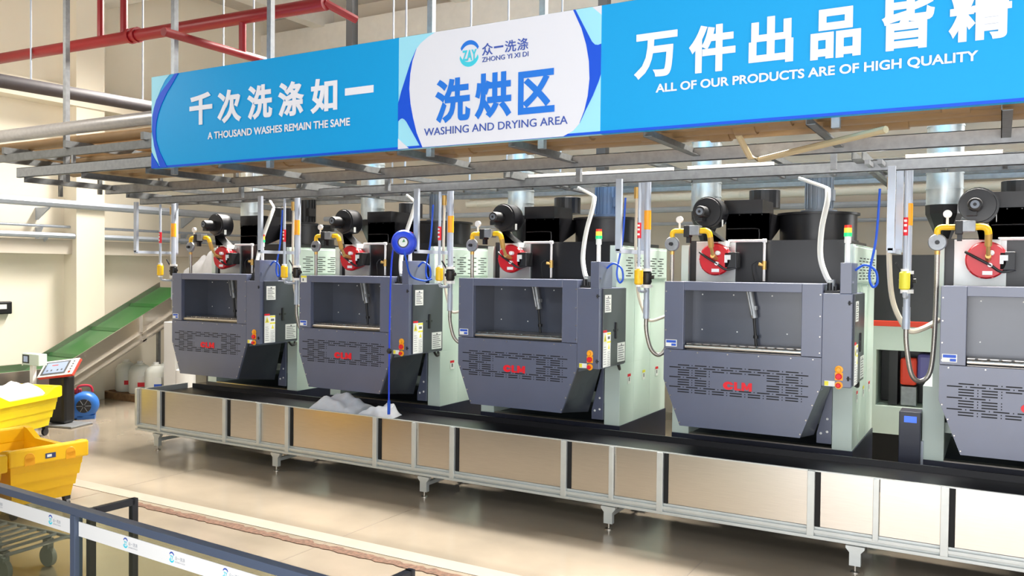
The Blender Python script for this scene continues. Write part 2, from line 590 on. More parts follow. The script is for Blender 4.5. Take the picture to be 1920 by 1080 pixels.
for i, (x0, x1, y, z, r, w) in enumerate(((-10.9, -8.75, 8.02, 3.665, 0.028, 'leftmost'), (-7.75, -5.2, 8.02, 3.64, 0.028, 'middle'), (-4.7, 1.5, 8.0, 3.66, 0.018, 'rightmost, thin'))):
    b = MB()
    b.tube([(x0, y, z), (x1, y, z)], r, 10, smooth=False)
    b.cyl(((x0 + x1) / 2 - 0.04, y, z), ((x0 + x1) / 2 + 0.04, y, z), r * 1.4, 10)
    tag(b.build('air_pipe', M_WPIPE, smooth=True), 'white air pipe along the rear rack channel, %s length' % w, 'pipe', 'white air pipes on the rack')
for i, (x0, x1, w) in enumerate(((-4.6, -2.9, 'left'), (-2.75, -1.9, 'middle'), (-0.75, 0.0, 'right'))):
    tag(MB().tube([(x0, 8.3, 3.565), (x1, 8.3, 3.565)], 0.018, smooth=False).build('light_tube', M_WPIPE, smooth=True),
        'white tube lying on the lower rack channel, %s one' % w, 'tube', 'white tubes on the lower channel')

# things high up on the left
b = MB()
b.tube([(-14.9, 7.5, 5.76), (-6.87, 7.5, 5.60)], 0.08, 14, smooth=False)
for x in (-10.42, -10.30):
    b.cyl((x, 7.5, 5.675), (x + 0.05, 7.5, 5.675), 0.105, 14)
b.tube([(-8.24, 7.5, 5.62), (-8.24, 7.5, 5.18)], 0.045, smooth=False)
b.tube([(-10.56, 7.5, 5.70), (-10.56, 7.5, 7.85)], 0.05, smooth=False)
b.tube([(-11.08, 7.5, 5.70), (-11.08, 7.5, 7.85)], 0.045, smooth=False)
b.tube([(-6.9, 7.5, 5.62), (-6.75, 7.9, 5.5)], 0.05, smooth=False)
b.tube([(-8.24, 6.35, 5.17), (-8.24, 13.5, 5.17)], 0.05, 12, smooth=False)
tag(b.build('sprinkler_pipe', M_REDP, smooth=True), 'red sprinkler main with drops under the ceiling at upper left', 'pipe')
b = MB()
b.tube([(-12.6, 4.0, 5.12), (-12.6, 13.0, 5.3)], 0.1, 14, smooth=False)
tag(b.build('lagged_pipe', M_DPIPE, smooth=True), 'dark grey lagged pipe slanting above the left end of the rack', 'pipe')
RODS = [(-12.6, 7.4), (-12.6, 9.3), (-11.9, 10.4), (-10.3, 9.6), (-8.42, 10.75), (-7.6, 10.0), (-6.6, 10.2), (-6.1, 10.4), (-5.2, 10.3)]
for i, (x, y) in enumerate(RODS):
    o = MB().cyl((x, y, 3.72 if i > 1 else 5.2), (x, y, 8.3), 0.014, 8).build('threaded_rod', M_GPIPE, smooth=True)
    tag(o, 'thin grey threaded rod hanging from the ceiling behind the sign', 'rod', 'threaded rods under the ceiling')
for x, w in ((-9.9, 'left'), (-5.1, 'right')):
    tag(MB().box(x - 0.07, x + 0.07, 11.4, 11.55, 3.7, 8.3).build('drop_post', mat('dark_steel', (84, 84, 86), 0.5, 0.4)),
        'dark steel post dropping from the ceiling behind the sign, %s one' % w, 'post', 'dark posts behind the sign')

# ------------------------------------------------------------------ the hanging sign
sign = thing('hanging_sign', 'long blue and white washing and drying area sign hung across the rack', 'sign', (0, 6.47, 3.657))
SX, SZ = 0.0, 3.657
ZT = 4.717 - SZ


def board(x0, x1, m, name):
    b = MB()
    b.box(x0, x1, 0.0, 0.07, 0, ZT)
    b.m = 1
    b.box(x0, x1, -0.004, 0.001, 0, 0.022)
    return b.build(name, [m, M_DEEP], sign)


board(-8.598, -5.0, M_SKY, 'left_panel')
mid = board(-5.0, -2.9, M_CYAN, 'middle_panel')
board(-2.9, 1.25, M_SKY, 'right_panel')


def deco(name, polys, m, y=-0.005):
    b = MB()
    for P in polys:
        b.prism([(x, z - SZ) for x, z in P], 'y', y, y + 0.006)
    return b.build(name, m, sign)


TOP, BOT = 4.715, 3.660
blob = [(-4.579, TOP), (-4.66, 4.68), (-4.741, 4.634), (-4.79, 4.587), (-4.835, 4.48), (-4.86, 4.36), (-4.87, 4.22), (-4.855, 4.08), (-4.825, 3.95), (-4.78, 3.8), (-4.715, BOT),
        (-3.24, BOT), (-3.15, 3.70), (-3.088, 3.759), (-3.045, 3.86), (-3.015, 3.98), (-3.0, 4.121), (-3.008, 4.27), (-3.035, 4.41), (-3.08, 4.55), (-3.16, TOP)]
deco('white_field', [blob, [(-5.0, 3.76), (-4.87, BOT), (-5.0, BOT)], [(-2.985, TOP), (-2.9, 4.64), (-2.9, TOP)]], M_BWHT)
deco('blue_arc', [[(-4.79, 4.587), (-4.86, 4.46), (-4.92, 4.31), (-4.965, 4.2), (-5.0, 4.09), (-5.0, 3.925), (-4.975, 3.945), (-4.952, 3.95), (-4.925, 3.937), (-4.90, 3.912), (-4.731, BOT), (-4.712, BOT),
                   (-4.78, 3.8), (-4.825, 3.95), (-4.855, 4.08), (-4.87, 4.22), (-4.86, 4.36), (-4.835, 4.48)]], M_DEEP, -0.008)
deco('blue_arc', [[(-3.16, TOP), (-3.08, 4.55), (-3.035, 4.41), (-3.008, 4.27), (-3.0, 4.121), (-3.015, 3.98), (-3.045, 3.86), (-3.088, 3.759), (-3.036, 3.862), (-2.97, 3.98), (-2.92, 4.09), (-2.9, 4.15),
                   (-2.9, 4.40), (-2.925, 4.393), (-2.955, 4.40), (-2.985, 4.43), (-3.14, TOP)]], M_DEEP, -0.008)
deco('cyan_corner', [[(-8.598, TOP), (-8.281, TOP), (-8.36, 4.66), (-8.44, 4.56), (-8.513, 4.444), (-8.555, 4.35), (-8.583, 4.25), (-8.598, 4.1)],
                     [(-8.598, 3.86), (-8.54, 3.775), (-8.448, BOT + 0.02), (-8.46, BOT + 0.02), (-8.598, 4.08)]], M_CYAN)
deco('blue_arc', [[(-8.195, TOP), (-8.133, TOP), (-8.22, 4.62), (-8.33, 4.51), (-8.43, 4.375), (-8.48, 4.28), (-8.51, 4.19), (-8.524, 4.091), (-8.515, 3.98), (-8.49, 3.92), (-8.452, 3.84), (-8.352, 3.70), (-8.32, BOT),
                   (-8.44, BOT), (-8.50, 3.79), (-8.55, 3.92), (-8.58, 4.08), (-8.583, 4.25), (-8.555, 4.35), (-8.513, 4.444), (-8.43, 4.53), (-8.31, 4.62)],
                  [(-8.598, 3.84), (-8.53, 3.75), (-8.455, BOT), (-8.598, BOT)]], M_DEEP, -0.008)


def lettering(items, m, bold, y=-0.010, name='lettering', label=None):
    for body, x0, x1, z0, z1 in items:
        b = MB()
        text_into(b, body, x0, x1, z0 - SZ, z1 - SZ, y, 0.006, bold)
        b.build(name, m, sign, label=label)


lettering([('千', -7.940, -7.570, 4.102, 4.457), ('次', -7.485, -7.116, 4.089, 4.450), ('洗', -7.025, -6.656, 4.092, 4.454),
           ('涤', -6.570, -6.208, 4.087, 4.444), ('如', -6.117, -5.761, 4.084, 4.431)], M_WLET, 0.034)
b = MB(); b.box(-5.659, -5.300, -0.010, -0.004, 4.228 - SZ, 4.299 - SZ); b.build('lettering', M_WLET, sign)
lettering([('A THOUSAND WASHES REMAIN THE SAME', -7.640, -5.594, 3.930, 4.008)], M_WLET, 0.02)
lettering([('万', -2.604, -2.243, 4.069, 4.432), ('件', -2.147, -1.782, 4.068, 4.434), ('出', -1.680, -1.354, 4.082, 4.433),
           ('品', -1.232, -0.889, 4.071, 4.429), ('皆', -0.754, -0.421, 4.077, 4.452), ('精', -0.334, 0.033, 4.084, 4.430)], M_WLET, 0.034)
lettering([('ALL OF OUR PRODUCTS ARE OF HIGH QUALITY', -2.417, -0.155, 3.938, 4.018)], M_WLET, 0.022)
lettering([('洗', -4.569, -4.180, 3.864, 4.269), ('烘', -4.132, -3.751, 3.869, 4.275), ('区', -3.684, -3.324, 3.875, 4.249)], M_BLET, 0.034)
lettering([('WASHING AND DRYING AREA', -4.692, -3.199, 3.762, 3.832), ('ZHONG YI XI DI', -4.060, -3.586, 4.378, 4.420)], M_BLET2, 0.004)
lettering([('众', -4.061, -3.948, 4.434, 4.543), ('洗', -3.825, -3.709, 4.435, 4.538), ('涤', -3.699, -3.587, 4.436, 4.541)], M_BLET2, 0.012)
b = MB(); b.box(-3.936, -3.841, -0.010, -0.004, 4.487 - SZ, 4.503 - SZ); b.build('lettering', M_BLET2, sign)


def crescent(cx, cz, r0, r1, a0, a1, dz, n=14):
    o = [(cx + r0 * math.cos(a0 + (a1 - a0) * i / n), cz + r0 * math.sin(a0 + (a1 - a0) * i / n)) for i in range(n + 1)]
    i_ = [(cx + r1 * math.cos(a0 + (a1 - a0) * i / n), cz + dz + r1 * math.sin(a0 + (a1 - a0) * i / n)) for i in range(1, n)]
    return o + i_[::-1]


em = MB()
em.prism([(x, z - SZ) for x, z in crescent(-4.195, 4.487, 0.104, 0.100, 0.35, 2.75, -0.034)], 'y', -0.010, -0.004)
em.m = 1
em.prism([(x, z - SZ) for x, z in crescent(-4.198, 4.458, 0.104, 0.104, 3.35, 6.0, 0.042)], 'y', -0.010, -0.004)
text_into(em, 'ZAY', -4.272, -4.118, 4.408 - SZ, 4.505 - SZ, -0.010, 0.006, 0.03)
em.build('logo', [M_BLET, M_CYLOGO], sign)

# ------------------------------------------------------------------ the dryers
X0 = {k: -2.94 + (k - 4) * 2.5 for k in range(1, 6)}
YF = 8.2


def logo_into(b, x0, x1, z0, z1, y, t=0.006):
    """the three heavy letters on the hopper: C, L, M"""
    h = z1 - z0
    w = x1 - x0

    def P(u, v):
        return (x0 + u * w, z0 + v * h)
    n = 22
    cx, cz, rx, rz = 0.185, 0.5, 0.185, 0.5
    out, inn = [], []
    for i in range(n + 1):
        a = 0.32 + (2 * math.pi - 0.64) * i / n
        out.append(P(cx + rx * math.cos(a), cz + rz * math.sin(a)))
        inn.append(P(cx + 0.02 + rx * 0.36 * math.cos(a), cz + rz * 0.40 * math.sin(a)))
    b.prism(out + inn[::-1], 'y', y, y + t)
    b.prism([P(*q) for q in ((0.385, 1), (0.49, 1), (0.49, 0.22), (0.625, 0.22), (0.61, 0), (0.43, 0), (0.395, 0.05), (0.385, 0.16))], 'y', y, y + t)
    b.prism([P(*q) for q in ((0.645, 0), (0.645, 1), (0.745, 1), (0.825, 0.5), (0.90, 1), (1, 1), (1, 0), (0.895, 0), (0.895, 0.52), (0.855, 0.13), (0.79, 0.13), (0.742, 0.52), (0.742, 0))], 'y', y, y + t)


def make_dryer():
    R = thing('tumble_dryer', 'dryer', 'dryer', (0, YF, 0))
    # front frame: two pillars and a top bar around the loading opening
    b = MB()
    b.box(0.0, 0.2, 0, 0.06, 1.74, 2.42, 0.004)
    b.box(1.34, 1.525, 0, 0.06, 1.74, 2.42, 0.004)
    b.box(0.2, 1.34, 0.004, 0.06, 2.335, 2.42, 0.004)
    b.box(0.0, 1.525, 0.06, 0.8, 2.40, 2.418)
    b.box(0.0, 0.02, 0.06, 0.8, 1.43, 2.40)
    b.box(1.505, 1.525, 0.06, 0.8, 1.43, 2.40)
    b.m = 1
    for z in (1.78, 1.93, 2.12, 2.32):
        for x in (0.018, 1.507):
            b.lathe((x, 0.0, z), (0, -1, 0), [(0, 0.008), (0.004, 0.006)], 8)
    fr = b.build('front_frame', [M_PAINT, M_STEEL], R)
    b = MB()
    b.box(0.018, 0.135, -0.003, 0, 1.765, 1.834)
    b.m = 1
    b.box(0.026, 0.127, -0.005, -0.002, 1.803, 1.828)
    b.box(0.08, 0.127, -0.005, -0.002, 1.772, 1.795)
    b.build('rating_plate', [M_LABEL, M_LBLUE], fr)
    # hopper: tapered panel with slots and its side chutes
    b = MB()
    H = [(0.0, 1.735), (1.525, 1.735), (1.525, 1.46), (1.345, 0.972), (0.175, 0.972), (0.0, 1.43)]
    b.prism(H, 'y', 0.0, 0.03)
    b.m = 1
    for x in (0.07, 0.35, 0.65, 0.95, 1.25, 1.45):
        b.lathe((x, 0.0, 1.716), (0, -1, 0), [(0, 0.008), (0.004, 0.006)], 8)
    for t in (0.08, 0.35, 0.65, 0.93):
        b.lathe((0.012 + 0.175 * t, 0.0, 1.43 - 0.458 * t), (0, -1, 0), [(0, 0.009), (0.004, 0.006)], 8)
        b.lathe((1.513 - 0.18 * t, 0.0, 1.46 - 0.488 * t), (0, -1, 0), [(0, 0.009), (0.004, 0.006)], 8)
    hp = b.build('hopper_panel', [M_PAINT, M_STEEL], R)
    b = MB()
    for r in range(12):
        z = 1.584 - r * 0.0245
        off = (r % 2)
        wide = (r % 4 == 1)
        xs = []
        if off == 0:
            xs = [0.15 + i * 0.176 for i in range(7)]
        else:
            xs = [0.062 + i * 0.176 for i in range(8)]
            if not wide:
                xs = [0.15 + i * 0.176 for i in range(7)]
        for x in xs:
            if 3 <= r <= 8 and 0.46 < x + 0.06 < 1.06:
                continue
            b.box(x, x + 0.118, -0.0015, 0.002, z - 0.005, z + 0.005)
            if x + 0.16 < 1.4:
                b.box(x + 0.143, x + 0.151, -0.0015, 0.002, z - 0.005, z + 0.005)
    b.build('vent_slots', M_SLOT, hp)
    b = MB()
    logo_into(b, 0.612, 0.892, 1.372, 1.452, -0.006)
    b.build('logo', M_RED, hp)
    b = MB()
    b.hexa([(1.335, 0.03, 0.972), (1.345, 0.03, 0.972), (1.345, 0.70, 0.89), (1.335, 0.70, 0.89),
            (1.515, 0.03, 1.46), (1.525, 0.03, 1.46), (1.525, 0.66, 1.46), (1.515, 0.66, 1.46)])
    b.hexa([(0.175, 0.03, 0.972), (0.185, 0.03, 0.972), (0.185, 0.70, 0.89), (0.175, 0.70, 0.89),
            (0.0, 0.03, 1.43), (0.01, 0.03, 1.43), (0.01, 0.66, 1.43), (0.0, 0.66, 1.43)])
    b.hexa([(0.185, 0.70, 0.89), (1.335, 0.70, 0.89), (1.335, 0.71, 0.89), (0.185, 0.71, 0.89),
            (0.01, 0.66, 1.46), (1.515, 0.66, 1.46), (1.515, 0.67, 1.46), (0.01, 0.67, 1.46)])
    b.build('chute', M_PAINTD, R)
    b = MB()
    b.prism([(1.36, 0.80), (1.5, 0.80), (1.5, 1.46), (1.36, 0.90)], 'y', 0.76, 0.79)
    b.m = 1
    for x, z in ((1.46, 1.05), (1.46, 0.92), (1.40, 0.9)):
        b.lathe((x, 0.76, z), (0, -1, 0), [(0, 0.014), (0.006, 0.01)], 8)
    b.build('gusset_plate', [M_PAINT, M_WHITE], R)
    # the column on the right with its door box
    b = MB()
    b.box(1.525, 1.785, 0, 0.70, 1.475, 2.335, 0.006)
    col = b.build('control_column', M_PAINT, R)
    b = MB()
    b.box(1.785, 1.80, 0.06, 0.69, 1.49, 2.33, 0.003)
    door = b.build('cabinet_door', M_PAINTD, R)
    b = MB()
    b.box(1.80, 1.806, 0.34, 0.46, 1.86, 1.885)
    b.box(1.80, 1.815, 0.385, 0.415, 1.78, 1.96, 0.004)
    b.build('handle', M_BLACKM, door)
    for y0, y1, z0, z1 in ((0.10, 0.265, 2.075, 2.262), (0.455, 0.665, 1.515, 1.725)):
        b = MB()
        b.box(1.80, 1.803, y0, y1, z0, z1)
        b.m = 1
        for i in range(7):
            zz = z0 + 0.02 + i * (z1 - z0 - 0.06) / 6
            b.box(1.803, 1.8036, y0 + 0.02, y1 - 0.02 - 0.02 * (i % 3), zz, zz + 0.008)
        b.box(1.803, 1.8036, (y0 + y1) / 2 - 0.01, (y0 + y1) / 2 + 0.015, z1 - 0.03, z1 - 0.012)
        b.build('notice_plate', [M_LABEL, M_TXT], door)
    b = MB()
    b.box(1.80, 1.803, 0.065, 0.26, 1.49, 1.86)
    b.m = 1
    b.box(1.80, 1.8035, 0.065, 0.16, 1.862, 1.885)
    b.m = 2
    b.box(1.803, 1.8036, 0.165, 0.26, 1.835, 1.855)
    b.box(1.803, 1.8036, 0.165, 0.26, 1.745, 1.765)
    b.prism([(0.075, 1.765), (0.15, 1.765), (0.112, 1.845)], 'x', 1.803, 1.8045)
    b.prism([(0.19, 1.68), (0.235, 1.68), (0.212, 1.735)], 'x', 1.803, 1.8045)
    b.m = 3
    b.prism([(0.104, 1.775), (0.12, 1.775), (0.112, 1.815)], 'x', 1.8045, 1.8055)
    b.box(1.803, 1.8036, 0.18, 0.24, 1.785, 1.815)
    for i in range(8):
        b.box(1.803, 1.8036, 0.08, 0.145 - 0.01 * (i % 2), 1.52 + i * 0.026, 1.525 + i * 0.026)
        b.box(1.803, 1.8036, 0.175, 0.245 - 0.01 * (i % 3), 1.505 + i * 0.02, 1.509 + i * 0.02)
    b.build('warning_label', [M_LABEL, M_RED, M_YELL, M_TXT], door)
    b = MB()
    b.lathe((1.68, 0.0, 1.639), (0, -1, 0), [(0, 0.036), (0.008, 0.036), (0.012, 0.02), (0.03, 0.018)], 18)
    b.build('amber_switch', M_ORG, col, True)
    b = MB()
    b.box(1.645, 1.715, -0.006, 0, 1.54, 1.61)
    b.m = 1
    b.lathe((1.68, -0.006, 1.575), (0, -1, 0), [(0, 0.028), (0.02, 0.028), (0.026, 0.022)], 18)
    b.build('red_switch', [M_ORG, M_RED], col, True)
    b = MB()
    b.lathe((1.68, 0.0, 1.495), (0, -1, 0), [(0, 0.035), (0.006, 0.035)], 18)
    b.m = 1
    b.lathe((1.68, -0.006, 1.495), (0, -1, 0), [(0, 0.014), (0.015, 0.016), (0.03, 0.022), (0.036, 0.016)], 18)
    b.build('stop_button', [M_ORG, M_RED], col, True)
    b = MB()
    b.box(1.555, 1.645, -0.003, 0, 1.48, 1.53)
    b.m = 1
    b.box(1.555, 1.59, -0.0036, -0.002, 1.485, 1.525)
    b.build('switch_label', [M_LABEL, M_YELL], col)
    for z in (1.56, 2.25):
        b = MB()
        b.cyl((1.76, -0.006, z - 0.02), (1.76, -0.006, z + 0.02), 0.008, 8)
        b.box(1.745, 1.785, -0.006, 0, z - 0.005, z + 0.005)
        b.build('hinge', M_BLACKM, col)
    b = MB()
    b.box(1.675, 1.775, 0, 0.35, 2.335, 2.617, 0.004)
    b.box(1.68, 1.79, 0.02, 0.05, 2.43, 2.45)
    b.build('junction_box', M_PAINT, R)
    b = MB()
    b.box(1.535, 1.665, 0.05, 0.3, 2.335, 2.36)
    b.cyl((1.57, 0.08, 2.36), (1.57, 0.08, 2.43), 0.022, 10)
    b.cyl((1.62, 0.1, 2.36), (1.62, 0.1, 2.40), 0.018, 10)
    b.m = 1
    b.box(1.55, 1.60, 0.12, 0.2, 2.36, 2.46)
    b.build('valve_block', [M_BLACKM, M_GALV], R)
    # body
    b = MB()
    b.box(1.61, 1.69, 0.66, 2.32, 1.45, 2.81)
    b.box(1.50, 1.69, 0.80, 2.32, 0.74, 1.45, 0.004)
    b.box(-0.10, -0.02, 0.80, 2.32, 1.45, 2.81)
    b.box(-0.18, 0.01, 0.80, 2.32, 0.74, 1.45, 0.004)
    b.box(-0.02, 1.61, 2.25, 2.30, 0.74, 2.8)
    b.box(-0.02, 1.61, 0.9, 2.25, 1.0, 1.1)
    for yy in (1.22, 1.75):
        b.box(1.69, 1.6925, yy, yy + 0.012, 0.76, 2.40)
    bd = b.build('cabinet_body', M_GREEN, R)
    b = MB()
    b.box(1.69, 1.715, 0.62, 2.26, 2.42, 2.80, 0.02)
    b.m = 1
    for r in range(8):
        z = 2.465 + r * 0.030
        for i in range(5):
            y = 0.88 + i * 0.26 + (0.06 if r % 2 else 0)
            b.box(1.715, 1.7165, y, y + 0.15, z - 0.005, z + 0.005)
    b.build('vent_panel', [M_GREEN, M_SLOT], bd)
    for y, z, c in ((1.03, 1.2, M_RED), (1.50, 1.2, M_YELL), (1.95, 1.2, M_RED)):
        b = MB()
        b.box(1.6925, 1.695, y, y + 0.09, z, z + 0.11)
        b.m = 1
        b.box(1.6925, 1.6955, y, y + 0.09, z + 0.085, z + 0.115)
        b.m = 2
        b.box(1.6925, 1.6955, y + 0.03, y + 0.06, z + 0.03, z + 0.075)
        b.build('warning_sticker', [M_LABEL, c, M_TXT], bd)
    b = MB()
    b.box(-0.18, 1.70, 0.79, 2.33, 0.02, 0.74)
    b.m = 1
    b.box(0.01, 1.50, 0.80, 0.9, 0.735, 0.752)
    b.build('base', [M_NAVY, M_STEEL], R)
    # burner housing and everything on it
    b = MB()
    b.box(-0.02, 1.605, 0.85, 2.245, 1.46, 2.86)
    for i in range(12):
        b.box(0.02 + i * 0.135, 0.032 + i * 0.135, 0.848, 0.852, 2.84, 2.85)
    b.box(0.80, 0.805, 0.847, 0.852, 2.43, 2.84)
    b.build('burner_housing', M_BLACK, R)
    b = MB()
    b.box(0.06, 0.49, 0.82, 0.85, 2.40, 2.85, 0.003)
    b.build('burner_plate', M_ALU, R)
    b = MB()
    b.lathe((0.33, 0.82, 2.655), (0, -1, 0), [(0, 0.13), (0.08, 0.15), (0.18, 0.172), (0.20, 0.172), (0.22, 0.158)], 28)
    for a in range(10):
        t = a * math.pi / 5
        b.lathe((0.33 + 0.16 * math.cos(t), 0.62, 2.655 + 0.16 * math.sin(t)), (0, -1, 0), [(0, 0.012), (0.012, 0.012)], 6)
    bu = b.build('burner', M_REDB, R, True)
    b = MB()
    b.lathe((0.37, 0.60, 2.72), (0, -1, 0), [(0, 0.024), (0.05, 0.024), (0.06, 0.012)], 12)
    b.build('sight_port', M_WHITE, bu, True)
    b = MB()
    b.lathe((0.36, 0.60, 2.61), (0, -1, 0), [(0, 0.02), (0.04, 0.02)], 12)
    b.build('sight_port', M_WHITE, bu, True)
    b = MB()
    b.box(0.30, 0.38, 0.592, 0.60, 2.52, 2.555)
    b.build('type_plate', M_WHITE, bu)
    b = MB()
    b.box(0.435, 0.465, 0.595, 0.60, 2.62, 2.70)
    b.build('type_plate', M_WHITE, bu)
    b = MB()
    b.tube([(0.16, 0.62, 2.73), (0.24, 0.58, 2.68), (0.36, 0.57, 2.61), (0.45, 0.60, 2.55), (0.56, 0.62, 2.57)], 0.013)
    b.build('cable', M_BLACKM, bu, True)
    b = MB()
    b.box(0.43, 0.56, 0.60, 0.76, 2.56, 2.73, 0.01)
    b.m = 1
    b.box(0.445, 0.50, 0.592, 0.60, 2.65, 2.70)
    b.box(0.36, 0.44, 0.62, 0.8, 2.79, 2.85)
    b.m = 2
    b.box(0.41, 0.45, 0.62, 0.70, 2.72, 2.78)
    b.build('ignition_box', [M_BLACKM, M_LABEL, M_WHITE], R)
    # gas train
    b = MB()
    b.tube([(-0.057, 0.37, 2.86), (-0.057, 0.37, 2.92), (-0.03, 0.37, 2.945), (0.02, 0.37, 2.945), (0.10, 0.37, 2.945)], 0.026, 12)
    gt = b.build('gas_pipe', M_YEL, R, True)
    b = MB()
    b.tube([(0.24, 0.37, 2.945), (0.30, 0.37, 2.945), (0.335, 0.37, 2.925), (0.345, 0.38, 2.88)], 0.030, 12)
    gt = b.build('gas_pipe', M_YEL, R, True)
    b = MB()
    b.cyl((0.345, 0.38, 2.885), (0.345, 0.42, 2.78), 0.03, 12)
    b.cyl((0.345, 0.42, 2.78), (0.345, 0.48, 2.70), 0.018, 12)
    b.cyl((0.345, 0.47, 2.69), (0.345, 0.62, 2.66), 0.024, 12)
    b.build('brass_nipple', M_BRASS, gt, True)
    b = MB()
    b.lathe((-0.057, 0.40, 2.81), (0, -1, 0), [(0, 0.05), (0.02, 0.078), (0.045, 0.078), (0.055, 0.07), (0.058, 0.03)], 26)
    b.m = 1
    b.lathe((-0.057, 0.342, 2.81), (0, -1, 0), [(0, 0.02), (0.035, 0.018)], 14)
    b.m = 2
    b.cyl((-0.057, 0.37, 2.735), (-0.057, 0.37, 2.70), 0.024, 12)
    b.build('gas_regulator', [M_GALV, M_BLACKM, M_BRASS], R, True)
    b = MB()
    b.cyl((0.02, 0.37, 2.96), (0.02, 0.37, 3.03), 0.011, 8)
    b.lathe((0.02, 0.385, 3.065), (0, -1, 0), [(0, 0.036), (0.03, 0.036), (0.032, 0.03)], 18)
    b.build('pressure_gauge', M_WHITE, R, True)
    b = MB()
    b.box(0.14, 0.245, 0.31, 0.43, 2.90, 3.0, 0.006)
    b.m = 1
    b.box(0.085, 0.145, 0.30, 0.42, 2.88, 3.0, 0.006)
    b.box(0.10, 0.14, 0.35, 0.40, 2.82, 2.88)
    b.build('solenoid_valve', [M_GALV, M_BLACKM], R)
    # combustion blower: snail housing on the burner
    b = MB()
    cx, cz = 0.25, 3.15
    P = []
    for i in range(23):
        a = math.radians(-60 + i * 13.2)
        r = 0.150 + 0.028 * (1 - i / 22.0)
        P.append((cx + r * math.cos(a), cz + r * math.sin(a)))
    P = P[::-1]
    P = [p for p in P] + [(0.24, 2.98), (0.27, 2.84), (0.43, 2.84)]
    b.prism(P, 'y', 0.56, 0.76)
    b.m = 1
    b.lathe((cx, 0.56, cz), (0, -1, 0), [(0, 0.155), (0.012, 0.150), (0.014, 0.10)], 24)
    b.m = 2
    b.box(0.40, 0.405, 0.60, 0.64, 3.0, 3.08)
    bl = b.build('blower_housing', [M_BLACK, M_BLACK, M_LABEL], R, True)
    b = MB()
    b.lathe((0.235, 0.55, 3.145), (0, -1, 0), [(0, 0.062), (0.16, 0.062), (0.19, 0.055), (0.20, 0.04)], 18)
    b.box(0.17, 0.25, 0.40, 0.52, 3.05, 3.1)
    b.m = 1
    b.lathe((0.235, 0.352, 3.145), (0, -1, 0), [(0, 0.04), (0.004, 0.036)], 14)
    b.m = 0
    b.lathe((0.235, 0.347, 3.145), (0, -1, 0), [(0, 0.015), (0.004, 0.012)], 10)
    b.build('blower_motor', [M_BLACKM, M_GMOT], bl, True)
    # pilot gas line with brass valve
    b = MB()
    b.tube([(0.42, 0.79, 2.853), (0.79, 0.77, 2.853)], 0.014, smooth=False)
    b.tube([(0.805, 0.77, 2.86), (0.805, 0.77, 2.43)], 0.014, smooth=False)
    b.cyl((0.785, 0.77, 2.853), (0.825, 0.77, 2.853), 0.02, 10)
    b.m = 1
    b.cyl((0.805, 0.77, 2.64), (0.805, 0.77, 2.55), 0.024, 10)
    b.cyl((0.805, 0.77, 2.595), (0.75, 0.75, 2.605), 0.02, 10)
    b.m = 2
    b.tube([(0.74, 0.75, 2.64), (0.69, 0.74, 2.60), (0.70, 0.73, 2.5), (0.73, 0.70, 2.42)], 0.006)
    b.build('pilot_line', [M_WPIPE, M_BRASS, M_BLACKM], R, True)
    # air intake box, wedge behind it, round top
    b = MB()
    b.box(0.34, 0.804, 0.97, 1.0, 2.86, 3.153)
    b.prism([(0.97, 2.86), (1.06, 2.86), (1.5, 3.02), (1.55, 3.153), (0.97, 3.153)], 'x', 0.34, 0.804)
    b.box(0.31, 0.725, 0.99, 1.5, 3.153, 3.303)
    for i in range(4):
        b.box(0.36 + i * 0.12, 0.372 + i * 0.12, 0.966, 0.972, 3.135, 3.145)
    b.tube([(0.36, 0.962, 2.99), (0.66, 0.962, 2.99), (0.70, 0.962, 2.96), (0.70, 0.962, 2.87)], 0.006, 6)
    b.lathe((0.60, 1.6, 3.25), (0, 0, 1), [(0, 0.17), (0.2, 0.17), (0.205, 0.16)], 24)
    b.build('intake_box', M_BLACK, R, False)
    b = MB()
    b.lathe((1.20, 1.52, 2.86), (0, 0, 1), [(0, 0.42), (0.012, 0.42), (0.013, 0.40), (0.285, 0.40), (0.286, 0.43), (0.31, 0.43), (0.312, 0.38)], 36)
    fd = b.build('fan_drum', M_BLACK, R, True)
    b = MB()
    b.lathe((1.22, 1.45, 3.17), (0, 0, 1), [(0, 0.19), (0.03, 0.19), (0.035, 0.14), (0.40, 0.14), (0.42, 0.12), (0.50, 0.12), (0.52, 0.08)], 20)
    for i in range(16):
        a = i * math.pi / 8
        b.box(1.22 + 0.145 * math.cos(a) - 0.006, 1.22 + 0.145 * math.cos(a) + 0.006, 1.45 + 0.145 * math.sin(a) - 0.006, 1.45 + 0.145 * math.sin(a) + 0.006, 3.22, 3.56)
    b.box(1.27, 1.38, 1.36, 1.5, 3.3, 3.42)
    b.build('fan_motor', M_GMOT, R, True)
    # transition between burner and the exhaust duct
    b = MB()
    b.lathe((-0.07, 1.57, 2.86), (0, 0, 1), [(0, 0.06), (0.06, 0.08), (0.28, 0.175), (0.37, 0.178)], 8)
    b.build('exhaust_cone', M_BLACK, R)
    # signal lamp
    b = MB()
    b.cyl((1.72, 0.1, 2.617), (1.72, 0.1, 2.80), 0.022, 12)
    b.cyl((1.72, 0.1, 2.80), (1.72, 0.1, 2.86), 0.03, 12)
    sg = b.build('signal_lamp', M_WHITE, R, True)
    b = MB()
    b.cyl((1.72, 0.1, 2.86), (1.72, 0.1, 2.895), 0.036, 14)
    b.m = 1
    b.cyl((1.72, 0.1, 2.895), (1.72, 0.1, 2.94), 0.034, 14)
    b.m = 2
    b.cyl((1.72, 0.1, 2.94), (1.72, 0.1, 2.965), 0.032, 14)
    b.build('lens', [M_LGREEN, M_LAMBER, M_LRED], sg, True)
    b = MB()
